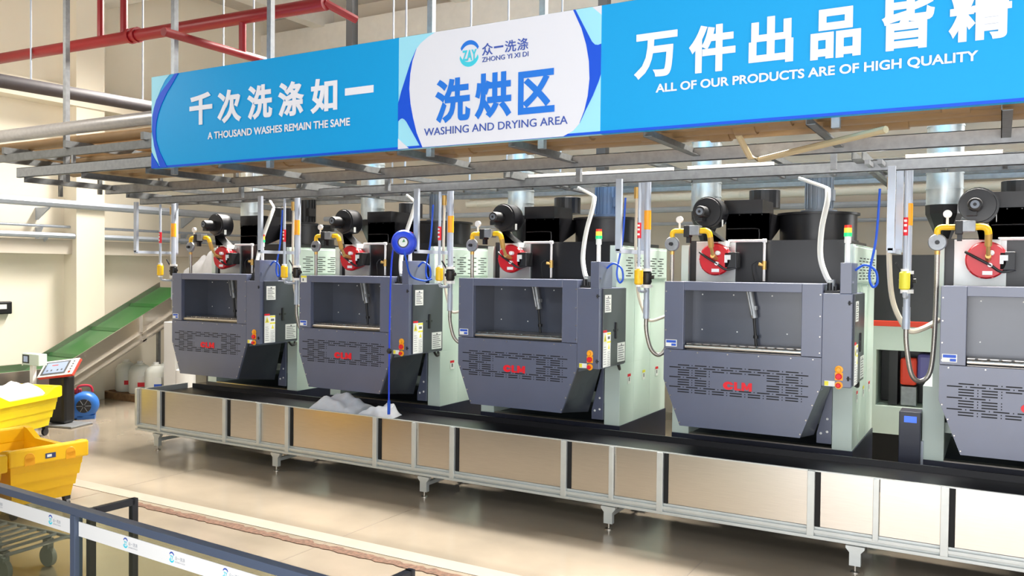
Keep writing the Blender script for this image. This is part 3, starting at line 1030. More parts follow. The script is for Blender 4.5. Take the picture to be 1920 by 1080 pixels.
    b.tube([(1.46, 0.55, 3.35), (1.47, 0.48, 3.22), (1.44, 0.38, 2.95), (1.45, 0.28, 2.68), (1.52, 0.18, 2.50), (1.58, 0.13, 2.42)], 0.026, 10)
    b.tube([(1.46, 0.55, 3.35), (1.40, 0.62, 3.38), (1.145, 0.8, 3.486), (1.13, 0.8, 3.49)], 0.018, 8, smooth=False)
    b.build('cable_conduit', M_WHOSE, R, True)
    b = MB()
    b.tube([(1.775, 0.2, 2.55), (1.86, 0.18, 2.60), (1.95, 0.18, 2.55), (1.97, 0.18, 2.44), (1.93, 0.18, 2.40), (1.90, 0.18, 2.52), (1.95, 0.2, 2.85), (1.97, 0.22, 3.3)], 0.011, 8)
    b.build('air_line', M_BHOSE, R, True)
    b = MB()
    b.tube([(1.70, 0.74, 1.46), (1.72, 0.72, 1.42), (1.76, 0.62, 1.42), (1.77, 0.55, 1.48)], 0.015, 8)
    b.build('cable_loop', M_BLACKM, R, True)
    return R


def liner(R, d):
    """inside of the loading opening: cheeks, back plate, roof, and the steel bar along its sill"""
    b = MB()
    b.box(0.19, 0.2, 0.06, d, 1.74, 2.335)
    b.box(1.34, 1.35, 0.06, d, 1.74, 2.335)
    b.box(0.19, 1.35, 0.06, d, 2.335, 2.345)
    b.box(0.19, 1.35, 0.06, d, 1.725, 1.735)
    b.box(0.19, 1.35, d, d + 0.01, 1.725, 2.345)
    b.m = 1
    for x, z in ((0.3, 2.29), (0.62, 2.29), (1.0, 2.29), (0.3, 1.93), (0.66, 1.92), (1.15, 1.92)):
        b.lathe((x, d, z), (0, -1, 0), [(0, 0.008), (0.004, 0.006)], 8)
    ln = b.build('opening_liner', [M_LINER, M_WHITE], R)
    b = MB()
    b.cyl((0.21, 0.05, 1.768), (1.335, 0.05, 1.768), 0.026, 14)
    b.box(0.21, 1.335, 0.08, d - 0.01, 1.735, 1.80)
    for i in range(12):
        b.lathe((0.28 + i * 0.09, 0.05, 1.795), (0, 0, 1), [(0, 0.014), (0.006, 0.01)], 8)
    b.build('sill_bar', M_STEEL, R, True)
    b = MB()
    b.cyl((0.80, d - 0.08, 2.34), (0.85, d - 0.08, 2.07), 0.034, 14)
    b.cyl((0.785, d - 0.12, 2.33), (0.835, d - 0.12, 2.1), 0.012, 8)
    b.box(0.84, 0.875, d - 0.11, d - 0.05, 2.15, 2.19)
    b.m = 1
    b.cyl((0.845, d - 0.08, 2.09), (0.875, d - 0.08, 1.76), 0.014, 10)
    b.lathe((0.868, d - 0.08, 1.87), (0, 0, 1), [(0, 0.026), (0.03, 0.026)], 10)
    b.build('actuator', [M_GALV, M_BLACKM], R, True)


DL = {1: 'dark grey tumble dryer furthest left, beside the green inclined conveyor',
      2: 'dark grey tumble dryer behind the blue hose hanging from the reel',
      3: 'dark grey tumble dryer in the middle of the row of five',
      4: 'dark grey tumble dryer second from the right, logo centred on its hopper',
      5: 'dark grey tumble dryer furthest right, cut off by the picture edge'}
proto = make_dryer()
dryers = {}
for k in range(1, 6):
    R = proto if k == 1 else copy_tree(proto)
    R.location = (X0[k], YF, 0)
    R['label'] = DL[k]
    R['group'] = 'row of tumble dryers'
    dryers[k] = R
for k, d in ((1, 0.47), (2, 0.42), (3, 0.47), (4, 0.30), (5, 0.28)):
    liner(dryers[k], d)
for k, m in ((1, M_BLACKM), (3, M_BMOT)):
    for ch in dryers[k].children:
        if ch.name.startswith('fan_motor'):
            ch.data = ch.data.copy()
            ch.data.materials[0] = m

b = MB()
b.box(0.03, 0.13, -0.003, 0, 2.33, 2.415)
b.m = 1
b.box(0.03, 0.13, -0.0036, -0.002, 2.39, 2.415)
b.m = 2
b.box(0.06, 0.08, -0.0036, -0.002, 2.345, 2.38)
b.build('warning_sticker', [M_LABEL, M_YELL, M_TXT], dryers[2])

# exhaust ducts standing on the dryers
POS = {1: 'furthest left', 2: 'second from left', 3: 'middle', 4: 'second from right', 5: 'furthest right'}
for k in range(1, 6):
    b = MB()
    b.lathe((0, 0, 0), (0, 0, 1), [(0, 0.172), (1.45, 0.172)], 28)
    z = 0.0
    while z < 1.4:
        b.lathe((0, 0, z), (0, 0, 1), [(0, 0.178), (0.012, 0.178)], 28)
        z += 0.16
    b.tube([(0, 0, 1.42), (0, 0.05, 1.6), (0, 0.25, 1.72), (0, 0.6, 1.75), (0, 4.7, 1.75)], 0.172, 24)
    o = b.build('exhaust_duct', M_DUCT, smooth=True)
    o.location = (X0[k] - 0.07, YF + 1.57, 3.232)
    tag(o, 'galvanised spiral exhaust duct rising behind the dryer %s in the row' % POS[k], 'duct', 'exhaust ducts')

# ------------------------------------------------------------------ pipe drops between the dryers
for k in range(1, 6):
    xg = X0[k] - 0.29
    t = thing('hanger_bracket', 'grey U shaped steel pipe hanger left of the dryer %s in the row' % POS[k], 'bracket', (xg - 0.085, 7.88, 2.72), 0, 'pipe hangers')
    MB().box(-0.03, 0.03, -0.02, 0.02, 0, 0.72).build('upright', M_GPIPE, t)
    MB().box(-0.03, 0.03, 0.66, 0.70, 0, 0.78).build('upright', M_GPIPE, t)
    MB().box(-0.02, 0.02, -0.02, 0.70, -0.02, 0.02).build('cross_bar', M_GPIPE, t)
    g = thing('gas_drop', 'gas drop pipes with yellow valve left of the dryer %s in the row' % POS[k], 'pipe', (xg, YF, 2.0), 0, 'gas drop pipes')
    b = MB()
    b.tube([(0, 0.02, 1.43), (0, 0.02, 0.36), (0, 0.04, 0.32), (0, 0.1, 0.31), (0, 0.25, 0.31)], 0.017, smooth=False)
    b.build('thin_pipe', M_GPIPE, g, True)
    b = MB()
    b.tube([(0, 0.25, 1.5), (0, 0.25, 0.5)], 0.034, 14, smooth=False)
    b.tube([(0, 0.25, 0.36), (0, 0.25, 0.06)], 0.030, 14, smooth=False)
    b.cyl((0, 0.25, 0.22), (0, 0.25, 0.02), 0.034, 14)
    b.build('thick_pipe', M_GPIPE, g, True)
    b = MB()
    b.cyl((0, 0.02, 0.86), (0, 0.02, 1.02), 0.020, 12)
    b.m = 1
    for z in (0.89, 0.94, 0.98):
        b.box(-0.012, 0.012, -0.0015, 0.0, z, z + 0.02)
    b.build('red_tag', [M_RED, M_LABEL], g)
    b = MB()
    b.cyl((0, 0.25, 0.96), (0, 0.25, 1.16), 0.037, 14)
    b.build('orange_tag', M_ORG, g, True)
    b = MB()
    b.lathe((0, 0.02, 0.38), (0, 0, 1), [(0, 0.03), (0.012, 0.045), (0.15, 0.045), (0.165, 0.03)], 16)
    b.m = 1
    b.cyl((0, 0.02, 0.36), (0, 0.02, 0.38), 0.032, 14)
    b.cyl((0, 0.02, 0.545), (0, 0.02, 0.565), 0.032, 14)
    b.build('yellow_valve', [M_YELL if k == 5 else M_YEL, M_WHITE], g, True)
    b = MB()
    b.lathe((0, 0.25, 0.38), (0, 0, 1), [(0, 0.04), (0.03, 0.055), (0.07, 0.05), (0.12, 0.055), (0.14, 0.04)], 14)
    b.cyl((-0.07, 0.25, 0.45), (0.075, 0.25, 0.46), 0.022, 10)
    b.tube([(-0.03, 0.22, 0.52), (-0.09, 0.2, 0.62)], 0.01, smooth=False)
    b.m = 1
    b.cyl((0, 0.25, 0.345), (0, 0.25, 0.38), 0.056, 16)
    b.cyl((0, 0.25, 0.52), (0, 0.25, 0.55), 0.054, 16)
    b.build('ball_valve', [M_BLACKM, M_WHITE], g, True)
    b = MB()
    lo = -0.36 if k < 5 else -0.45
    b.tube([(0, 0.25, 0.04), (0.005, 0.25, -0.12), (0.05, 0.27, lo + 0.06), (0.13, 0.31, lo), (0.205, 0.34, lo + 0.12), (0.230, 0.37, 0.15), (0.233, 0.37, 0.72)], 0.022, 10)
    b.build('flexible_hose', M_FLEX, g, True)
    b = MB()
    b.tube([(-0.165, 0.35, 1.35), (-0.165, 0.34, 0.75), (-0.13, 0.33, 0.3), (-0.03, 0.29, 0.06), (0.04, 0.27, 0.0), (0.14, 0.32, 0.03), (0.25, 0.5, 0.1)], 0.016 if k < 5 else 0.024, 8)
    b.m = 1
    b.cyl((-0.165, 0.35, 1.3), (-0.165, 0.35, 1.42), 0.03, 10)
    b.build('condensate_hose', [M_COPPER, M_BRASS], g, True)

# blue hose reel on the hanger in front of the second dryer
r = thing('hose_reel', 'round blue hose reel with a hanging blue hose, on the hanger post', 'hose reel', (-5.93, 7.80, 2.82), math.radians(30))
b = MB()
b.lathe((0, 0.09, 0), (0, -1, 0), [(0, 0.12), (0.02, 0.143), (0.05, 0.145), (0.13, 0.145), (0.17, 0.128), (0.185, 0.095), (0.19, 0.06)], 32)
b.build('case', M_REEL, r, True)
b = MB()
b.lathe((0, -0.10, 0), (0, -1, 0), [(0, 0.062), (0.008, 0.062), (0.009, 0.05)], 22)
b.m = 1
b.lathe((0, -0.109, 0), (0, -1, 0), [(0, 0.05), (0.003, 0.05)], 22)
b.m = 2
b.prism([(-0.01, 0.0), (0.025, 0.005), (0.01, 0.04)], 'y', -0.114, -0.111)
b.build('badge', [M_BLACKM, M_LABEL, mat('badge_green', (60, 130, 70), 0.5)], r)
MB().box(0.08, 0.17, 0.0, 0.06, -0.06, 0.06, 0.01).build('wall_mount', M_BLACKM, r)
b = MB()
b.tube([(-0.13, 0.05, -0.05), (-0.16, 0.1, -0.25), (-0.175, 0.12, -0.7), (-0.18, 0.12, -1.4), (-0.18, 0.12, -1.95)], 0.010, 8)
b.m = 1
b.lathe((-0.18, 0.12, -1.26), (0, 0, 1), [(-0.034, 0.005), (-0.026, 0.024), (0, 0.034), (0.026, 0.024), (0.034, 0.005)], 12)
b.m = 2
b.cyl((-0.18, 0.12, -1.84), (-0.18, 0.12, -2.0), 0.018, 10)
b.build('hose', [M_REEL, M_BLACKM, M_BHOSE], r, True)
b = MB()
b.tube([(0.0, -0.09, -0.02), (0.03, -0.05, -0.2), (0.06, 0.15, -0.38), (0.18, 0.35, -0.44), (0.28, 0.42, -0.42)], 0.011, 8)
b.build('feed_hose', M_BHOSE, r, True)

# ------------------------------------------------------------------ discharge conveyor
cv = thing('discharge_conveyor', 'long steel sided discharge conveyor with black belt in front of the dryers', 'conveyor', (0, 7.57, 0))
CX0, CX1 = -10.40, 2.4
b = MB()
b.box(-10.28, CX1, 0.05, 0.86, 0.70, 0.74)
b.box(-10.28, CX1, 0.86, 0.88, 0.64, 0.80)
b.build('belt', M_RUBBER, cv)
b = MB()
b.box(CX0, CX1, 0.03, 0.06, 0.225, 0.335, 0.004)
b.box(CX0, CX1, -0.002, 0.03, 0.235, 0.262, 0.003)
b.box(CX0, CX1, -0.002, 0.03, 0.285, 0.315, 0.003)
b.build('bottom_rail', M_ALU, cv)
POSTS = [(-10.385, 'end'), (-9.90, 'big'), (-8.62, 'big'), (-8.02, 'thin'), (-7.52, 'big'), (-6.15, 'big'), (-5.61, 'thin'), (-5.09, 'big'), (-3.745, 'big'), (-3.235, 'thin'),
         (-2.735, 'big'), (-1.372, 'big'), (-0.857, 'thin'), (-0.345, 'big'), (1.02, 'big'), (1.53, 'thin'), (2.04, 'big'), (2.40, 'end')]
for (xa, ta), (xb, tb) in zip(POSTS, POSTS[1:]):
    x0 = xa + (0.03 if ta != 'big' else 0.075)
    b = MB()
    b.box(x0, xb - 0.02, 0.028, 0.036, 0.34, 0.812)
    b.build('side_panel', M_STEEL, cv)
for x, t in POSTS:
    b = MB()
    if t == 'big':
        b.box(x - 0.03, x + 0.03, -0.012, 0.03, 0.262, 0.82, 0.003)
        b.m = 1
        b.box(x + 0.03, x + 0.072, 0.02, 0.05, 0.34, 0.812)
    else:
        b.box(x - 0.02, x + 0.025, -0.008, 0.03, 0.30, 0.815, 0.003)
    b.build('post', [M_ALU, M_SLOT], cv)
b = MB()
b.box(CX0, CX1, 0.02, 0.042, 0.812, 0.822)
b.box(CX0, CX0 + 0.02, 0.03, 0.86, 0.33, 0.80)
b.build('top_trim', M_ALU, cv)
for x in (-9.96, -7.72, -5.47, -3.26, -1.01, 1.23):
    b = MB()
    b.prism([(x - 0.075, 0.225), (x + 0.075, 0.225), (x + 0.075, 0.205), (x + 0.045, 0.17), (x + 0.045, 0.06), (x - 0.045, 0.06), (x - 0.045, 0.17), (x - 0.075, 0.205)], 'y', 0.0, 0.05)
    b.prism([(x - 0.075, 0.225), (x + 0.075, 0.225), (x + 0.075, 0.205), (x + 0.045, 0.17), (x + 0.045, 0.06), (x - 0.045, 0.06), (x - 0.045, 0.17), (x - 0.075, 0.205)], 'y', 0.80, 0.85)
    b.box(x - 0.02, x + 0.02, 0.05, 0.80, 0.12, 0.16)
    lg = b.build('leg', M_ALU, cv)
    for yy in (0.025, 0.825):
        b = MB()
        b.cyl((x, yy, 0.06), (x, yy, 0.014), 0.011, 10)
        b.lathe((x, yy, 0.0), (0, 0, 1), [(0, 0.036), (0.008, 0.036), (0.016, 0.014)], 14)
        b.build('levelling_foot', M_STEEL, lg, True)


def cloth(x0, x1, y0, y1, zb, h, label, seed, drape=0.0):
    random.seed(seed)
    bm = bmesh.new()
    n, m_ = 22, 14
    ph = [random.random() * 6 for _ in range(6)]
    G = []
    for i in range(n + 1):
        row = []
        for j in range(m_ + 1):
            u, v = i / n, j / m_
            x = x0 + (x1 - x0) * u
            y = y0 + (y1 - y0) * v
            e = min(1, 4 * u * (1 - u) * 1.6) * min(1, 4 * v * (1 - v) * 1.6)
            z = zb + 0.012 + h * (e ** 0.6) * (0.72 + 0.16 * math.sin(7 * u + ph[0]) + 0.12 * math.sin(9 * v + ph[1] + 4 * u) + 0.08 * math.sin(23 * u + ph[2] + 6 * v))
            row.append(bm.verts.new((x + 0.03 * math.sin(5 * v + ph[3]), y + 0.03 * math.sin(6 * u + ph[4]), z)))
        G.append(row)
    for i in range(n):
        for j in range(m_):
            bm.faces.new((G[i][j], G[i + 1][j], G[i + 1][j + 1], G[i][j + 1]))
    bmesh.ops.solidify(bm, geom=bm.faces[:], thickness=0.01)
    b = MB()
    b.bm.free()
    b.bm = bm
    return tag(b.build('linen_pile', M_LINEN, smooth=True), label, 'linen')


cloth(-7.38, -6.66, 7.72, 8.34, 0.74, 0.19, 'crumpled white linen on the black belt below the second dryer', 2)
cloth(-6.60, -6.20, 7.75, 8.2, 0.74, 0.14, 'small rounded white linen bundle on the belt under the blue hose end', 5)

# ------------------------------------------------------------------ machine seen in the gap between the two right dryers
bm_ = thing('ironing_machine', 'black and pale grey machine with red stripe behind the gap right of the dryers', 'machine', (-1.0, 11.6, 0))
MB().box(-1.2, 1.6, 0, 1.2, 1.90, 2.76, 0.01).build('black_panel', M_BLACK, bm_)
MB().box(-1.2, 1.6, -0.01, 1.2, 1.86, 1.93, 0.005).build('red_stripe', M_STRIPE, bm_)
b = MB()
b.box(-1.2, 1.6, 0, 1.2, 1.56, 1.86)
b.box(-1.2, -0.34, 0, 1.2, 0.85, 1.56)
b.box(0.34, 1.6, 0, 1.2, 0.85, 1.56)
b.box(-1.2, 1.6, 0, 1.2, 0.5, 0.85)
b.box(-0.34, 0.34, 1.15, 1.2, 0.85, 1.56)
b.build('body', M_GREEN, bm_)
b = MB()
b.box(-0.33, 0.33, 0.5, 0.52, 0.86, 1.55)
b.box(-0.2, -0.1, 0.12, 0.5, 0.86, 1.55)
b.build('inner_panel', M_BLACK, bm_)
b = MB()
b.box(-0.07, 0.12, 0.10, 0.30, 1.12, 1.46, 0.03)
b.build('red_drive_cover', M_STRIPE, bm_)
b = MB()
b.box(0.12, 0.30, 0.12, 0.35, 1.18, 1.52, 0.04)
b.build('violet_wrap', M_PVIOL, bm_)
b = MB()
b.box(-0.06, 0.12, 0.12, 0.30, 0.86, 1.1, 0.006)
b.build('motor_stand', M_GALV, bm_)
b = MB()
b.box(-1.18, 1.58, 0.03, 1.18, 0.0, 0.5)
b.build('base', M_SLOT, bm_)
MB().box(0.08, 0.2, -0.008, 0, 0.68, 0.73).build('name_plate', M_SLOT, bm_)
np_ = thing('control_pillar', 'navy blue pillar with small lit blue display between the two right dryers', 'pillar', (-0.72, 8.95, 0))
MB().box(-0.095, 0.095, -0.05, 0.22, 0, 1.20, 0.006).build('body', M_NAVY, np_)
b = MB()
b.box(-0.05, 0.06, -0.054, -0.049, 1.10, 1.16)
b.build('display', M_SCREENB, np_)
MB().box(0.095, 0.115, 0.02, 0.18, 0.1, 0.92).build('side_cover', M_GPIPE, np_)

# ------------------------------------------------------------------ inclined conveyor and the far left corner
ic = thing('inclined_conveyor', 'green belted conveyor rising behind the kiosk along the left wall', 'conveyor', (-13.5, 8.69, 0))
sl = 0.513
XN, XF = 0.0, -1.0


def strip(y0, z0, y1, z1, dz, x0, x1):
    return [(x0, y0, z0 - dz), (x1, y0, z0 - dz), (x1, y1, z1 - dz), (x0, y1, z1 - dz), (x0, y0, z0), (x1, y0, z0), (x1, y1, z1), (x0, y1, z1)]


zt = lambda y: 0.97 + sl * y
b = MB()
b.hexa(strip(-0.35, zt(-0.35), 2.4, zt(2.4), 0.47, XN - 0.02, XN))
b.build('near_side_plate', M_STEEL, ic)
b = MB()
b.hexa(strip(-0.35, zt(-0.35), 2.4, zt(2.4), 0.47, XF, XF + 0.02))
b.build('far_side_plate', M_STEEL, ic)
b = MB()
b.hexa(strip(-0.5, zt(-0.5) - 0.10, 2.4, zt(2.4) - 0.10, 0.02, XF + 0.02, XN - 0.02))
b.hexa([(XF + 0.02, -2.6, 0.68), (XN - 0.02, -2.6, 0.68), (XN - 0.02, -0.5, 0.68), (XF + 0.02, -0.5, 0.68),
        (XF + 0.02, -2.6, 0.72), (XN - 0.02, -2.6, 0.72), (XN - 0.02, -0.5, 0.72), (XF + 0.02, -0.5, 0.72)])
b.build('belt', M_GREENB, ic)
for yy in (0.1, 0.9, 1.7):
    b = MB()
    b.hexa(strip(yy, zt(yy) - 0.09, yy + 0.05, zt(yy + 0.05) - 0.06, 0.03, XF + 0.03, XN - 0.03))
    b.build('cleat', M_GREENB, ic)
b = MB()
b.hexa(strip(-0.35, zt(-0.35) - 0.30, 2.4, zt(2.4) - 0.30, 0.02, XN - 0.02, XN + 0.06))
b.hexa(strip(-0.35, zt(-0.35) - 0.45, 2.4, zt(2.4) - 0.45, 0.03, XN - 0.02, XN + 0.05))
b.box(XN, XN + 0.05, 1.25, 1.33, zt(1.3) - 0.50, zt(1.3) - 0.02)
b.box(XN - 0.02, XN + 0.02, -2.6, -0.35, 0.5, 0.82)
b.box(XF - 0.02, XF + 0.02, -2.6, -0.35, 0.5, 0.82)
b.build('side_flange', M_STEEL, ic)
for yy in (-2.3, -0.6, 2.31):
    for xx_ in (XN - 0.05, XF + 0.05):
        zz = 0.5 if yy < 0 else zt(yy) - 0.45
        MB().box(xx_ - 0.03, xx_ + 0.03, yy, yy + 0.06, 0, zz).build('leg', M_GALV, ic)

k_ = thing('touch_kiosk', 'red and white touch screen panel on a black pedestal by yellow bins', 'kiosk', (-12.8, 8.0, 0), math.radians(14))
b = MB()
b.box(-0.16, 0.16, -0.12, 0.12, 0.03, 0.80, 0.05)
b.build('pedestal', M_BLACKM, k_)
MB().box(-0.30, 0.42, -0.25, 0.2, 0, 0.03, 0.01).build('floor_plate', M_GALV, k_)
scr = MB()
scr.box(-0.34, 0.34, -0.16, 0.16, -0.05, 0.0, 0.012)
so = scr.build('console', mat('console_red', (214, 66, 52), 0.4), k_)
so.location = (0.0, -0.06, 0.90)
so.rotation_euler = (math.radians(48), math.radians(-8), 0)
b = MB()
b.box(-0.335, 0.335, -0.155, 0.155, 0.0, 0.012, 0.004)
b.m = 1
b.box(-0.29, 0.19, -0.125, 0.125, 0.012, 0.015)
b.m = 2
b.box(-0.25, 0.15, -0.095, 0.105, 0.015, 0.017)
b.m = 3
b.box(-0.14, -0.02, 0.045, 0.06, 0.017, 0.018)
b.m = 1
for x in (-0.2, -0.12, 0.0, 0.08):
    b.box(x, x + 0.03, -0.06, -0.03, 0.017, 0.018)
for y in (0.10, 0.05, 0.0, -0.05):
    b.box(0.25, 0.28, y - 0.01, y + 0.01, 0.012, 0.016)
b.m = 3
b.box(0.25, 0.29, -0.12, -0.09, 0.012, 0.02)
cf = b.build('screen', [M_WHITE, M_TXT, M_SCREEN, M_STRIPE], so)

c_ = thing('control_box', 'pale grey control box with small screen on a thin white post', 'control box', (-13.19, 7.78, 0))
MB().box(-0.05, 0.03, -0.03, 0.03, 0, 0.95).build('post', M_WHITE, c_)
MB().box(-0.2, 0.25, -0.07, 0.07, 0.94, 1.12, 0.008).build('box', M_GREEN, c_)
b = MB()
b.box(-0.17, 0.0, -0.076, -0.069, 0.97, 1.10)
b.m = 1
b.box(-0.14, -0.03, -0.078, -0.075, 0.99, 1.08)
b.build('screen', [M_BLACKM, M_SCREEN], c_)

bl = thing('carpet_blower', 'blue snail shaped floor blower on the floor left of the conveyor end', 'blower', (-13.05, 8.55, 0), math.radians(52))
b = MB()
b.lathe((0, -0.16, 0.22), (0, 1, 0), [(0, 0.12), (0.01, 0.17), (0.05, 0.21), (0.12, 0.22), (0.2, 0.22), (0.27, 0.20), (0.30, 0.15)], 26)
b.box(-0.42, 0.0, -0.15, 0.13, 0.012, 0.15, 0.02)
b.box(-0.1, 0.16, -0.15, 0.13, 0.0, 0.06)
b.build('housing', M_BLOW, bl, True)
b = MB()
b.lathe((0, -0.155, 0.22), (0, -1, 0), [(0, 0.115), (0.012, 0.11)], 22)
b.m = 1
for a in range(6):
    t = a * math.pi / 3
    b.tube([(0.02 * math.cos(t), -0.17, 0.22 + 0.02 * math.sin(t)), (0.11 * math.cos(t), -0.17, 0.22 + 0.11 * math.sin(t))], 0.005, 6, smooth=False)
b.build('intake_grille', [M_BLACKM, M_GALV], bl)
MB().box(-0.428, -0.42, -0.13, 0.11, 0.03, 0.13).build('outlet', M_BLACKM, bl)
b = MB()
b.tube([(-0.12, -0.02, 0.43), (-0.08, -0.02, 0.53), (0.08, -0.02, 0.53), (0.12, -0.02, 0.43)], 0.02)
b.box(-0.2, -0.05, 0.0, 0.1, 0.40, 0.48, 0.01)
b.build('handle', mat('handle_crimson', (170, 36, 56), 0.4), bl, True)

b = MB()
for i, z in enumerate((0.0, 0.13, 0.26, 0.39, 0.52)):
    b.m = i % 2
    b.hexa([(-0.035, -0.03, z), (0.035, -0.03, z), (0.035, 0.03, z), (-0.035, 0.03, z), (-0.035, -0.03, z + 0.13), (0.035, -0.03, z + 0.13), (0.035, 0.03, z + 0.13), (-0.035, 0.03, z + 0.13)])
o = b.build('guard_post', [M_BLACKM, M_YEL])
o.location = (-14.78, 9.985, 0)
tag(o, 'black and yellow striped guard post against the left wall', 'post')

p_ = thing('pallet', 'brown wooden pallet on the floor under the white drums', 'pallet', (-14.06, 10.45, 0))
for i in range(6):
    MB().box(-0.75, 0.75, -0.42 + i * 0.16, -0.30 + i * 0.16, 0.10, 0.125).build('deck_board', M_WOOD, p_)
for y in (-0.38, 0.06, 0.46):
    MB().box(-0.75, 0.75, y - 0.04, y + 0.04, 0, 0.10).build('bearer', M_WOOD, p_)
for i, (x, y, s, c, w) in enumerate(((-14.47, 10.34, 0.2, M_RED, 'leftmost'), (-14.02, 10.30, 0.20, M_RED, 'middle front'), (-13.58, 10.32, 0.20, M_LBLUE, 'rightmost'), (-13.8, 10.72, 0.2, M_RED, 'rear'))):
    t = thing('drum', '%s milky white detergent drum with label, on the wooden pallet' % w, 'drum', (x, y, 0.126), math.radians(42), 'white detergent drums')
    b = MB()
    b.lathe((0, 0, 0), (0, 0, 1), [(0, s * 0.9), (0.03, s), (0.42, s), (0.50, s * 0.8), (0.54, s * 0.4), (0.56, s * 0.4)], 20)
    b.build('body', M_MILK, t, True)
    b = MB()
    b.cyl((0, 0, 0.56), (0, 0, 0.60), 0.05, 12)
    b.build('cap', M_WHITE, t, True)
    b = MB()
    b.box(0.0, 0.13, -s - 0.006, -s * 0.72, 0.14, 0.34)
    b.m = 1
    b.box(0.0, 0.13, -s - 0.008, -s * 0.72, 0.14, 0.22)
    b.build('label_sheet', [M_LABEL, c], t)

sc_ = thing('softener_unit', 'white cylinder unit with steel rods left of the first dryer', 'unit', (-12.9, 10.35, 0))
MB().box(-0.38, -0.06, -0.1, 0.3, 0.0, 1.5, 0.01).build('cabinet', M_WHITE, sc_)
b = MB()
b.lathe((0.10, 0, 0), (0, 0, 1), [(0, 0.17), (0.64, 0.17), (0.66, 0.14)], 20)
b.build('lower_drum', M_WHITE, sc_, True)
for x in (0.03, 0.10, 0.17):
    b = MB()
    b.cyl((x, 0, 0.65), (x, 0, 1.2), 0.03 if x == 0.10 else 0.012, 12)
    b.build('steel_rod', M_STEEL, sc_, True)
b = MB()
b.lathe((0.10, 0, 1.17), (0, 0, 1), [(0, 0.085), (0.05, 0.09), (0.24, 0.085), (0.5, 0.03)], 18)
b.build('resin_bulb', mat('pale_resin_yellow', (232, 210, 150), 0.4), sc_, True)
o = cloth(-13.95, -12.75, 11.15, 11.8, 0, 0.58, 'big white sheet bag heaped behind the first dryer', 9)
o.location.z = 2.30
o.name = 'linen_bag'
st = thing('bag_stand', 'grey platform beyond the first dryer carrying the white linen bag', 'stand', (-13.35, 11.5, 0))
MB().box(-0.62, 0.62, -0.38, 0.38, 2.25, 2.30).build('deck', M_GALV, st)
for x in (-0.55, 0.55):
    for y in (-0.3, 0.3):
        MB().box(x - 0.03, x + 0.03, y - 0.03, y + 0.03, 0, 2.25).build('leg', M_GALV, st)

w_ = thing('wall_box', 'black switch box with white sticker on the cream left wall', 'box', (-15.0, 8.3, 1.66))
MB().box(0, 0.1, -0.3, 0.12, 0, 0.22, 0.02).build('case', M_BLACKM, w_)
MB().box(0.1, 0.104, -0.1, 0.02, 0.09, 0.17).build('sticker', M_LABEL, w_)
b = MB()
b.tube([(0.05, -0.1, 0.22), (0.06, -0.12, 0.28), (0.05, -0.2, 0.27)], 0.012)
b.tube([(0.05, -0.1, 0.0), (0.06, -0.12, -0.15), (0.04, -0.1, -0.35)], 0.005, 6)
b.build('cable', M_GPIPE, w_, True)


# ------------------------------------------------------------------ yellow linen bins
def make_bin(m):
    R = thing('linen_bin', 'bin', 'bin', (0, 0, 0))
    L, Wd = 0.62, 0.36
    b = MB()
    levels = [(0.14, 0.80), (0.26, 0.84), (0.262, 0.87), (0.37, 0.90), (0.372, 0.93), (0.48, 0.96), (0.482, 0.97), (0.56, 0.985)]

    def ringv(s, z, inset=0.0):
        return [b.bm.verts.new((x * (L * s - inset), y * (Wd * s - inset), z)) for x, y in ((-1, -1), (1, -1), (1, 1), (-1, 1))]
    rs = [ringv(s, z) for z, s in levels]
    inn = [ringv(s, z, 0.025) for z, s in levels]
    for A, B in zip(rs, rs[1:]):
        for i in range(4):
            b.face([A[i], A[(i + 1) % 4], B[(i + 1) % 4], B[i]])
    for A, B in zip(inn, inn[1:]):
        for i in range(4):
            b.face([A[i], B[i], B[(i + 1) % 4], A[(i + 1) % 4]])
    b.face(rs[0][::-1])
    b.face(inn[0])
    for i in range(4):
        b.face([rs[-1][i], rs[-1][(i + 1) % 4], inn[-1][(i + 1) % 4], inn[-1][i]])
    b.build('tub', m, R)
    b = MB()
    for sx in (-1, 1):
        b.box(sx * (L - 0.035), sx * (L + 0.045), -Wd - 0.03, Wd + 0.03, 0.555, 0.72, 0.018)
    for sy in (-1, 1):
        y0, y1 = sy * (Wd - 0.03), sy * (Wd + 0.03)
        prof = [(-L, 0.555), (L, 0.555), (L, 0.72), (L - 0.1, 0.71), (L - 0.28, 0.62), (-L + 0.28, 0.62), (-L + 0.1, 0.71), (-L, 0.72)]
        b.prism(prof, 'y', y0, y1)
    rim = b.build('rim', m, R)
    for y in (-0.2, 0.2):
        b = MB()
        b.lathe((L + 0.045, y, 0.63), (1, 0, 0), [(0, 0.05), (0.004, 0.045)], 16)
        b.box(L + 0.045, L + 0.049, y - 0.048, y + 0.048, 0.56, 0.63)
        b.build('hand_grip', mat('bin_recess_orange', (232, 160, 10), 0.5), rim)
    b = MB()
    b.box(L + 0.045, L + 0.049, -0.05, 0.05, 0.60, 0.65)
    b.m = 1
    b.box(L + 0.049, L + 0.050, -0.035, 0.01, 0.612, 0.638)
    b.build('badge', [mat('badge_navy', (44, 60, 110), 0.5), M_LABEL], rim)
    for sx in (-1, 1):
        for sy in (-1, 1):
            b = MB()
            x, y = sx * (L - 0.16), sy * (Wd - 0.1)
            b.box(x - 0.03, x + 0.03, y - 0.03, y + 0.03, 0.10, 0.145)
            b.cyl((x, y - 0.018, 0.055), (x, y + 0.018, 0.055), 0.055, 16)
            b.build('caster', M_CAST, R, True)
    return R


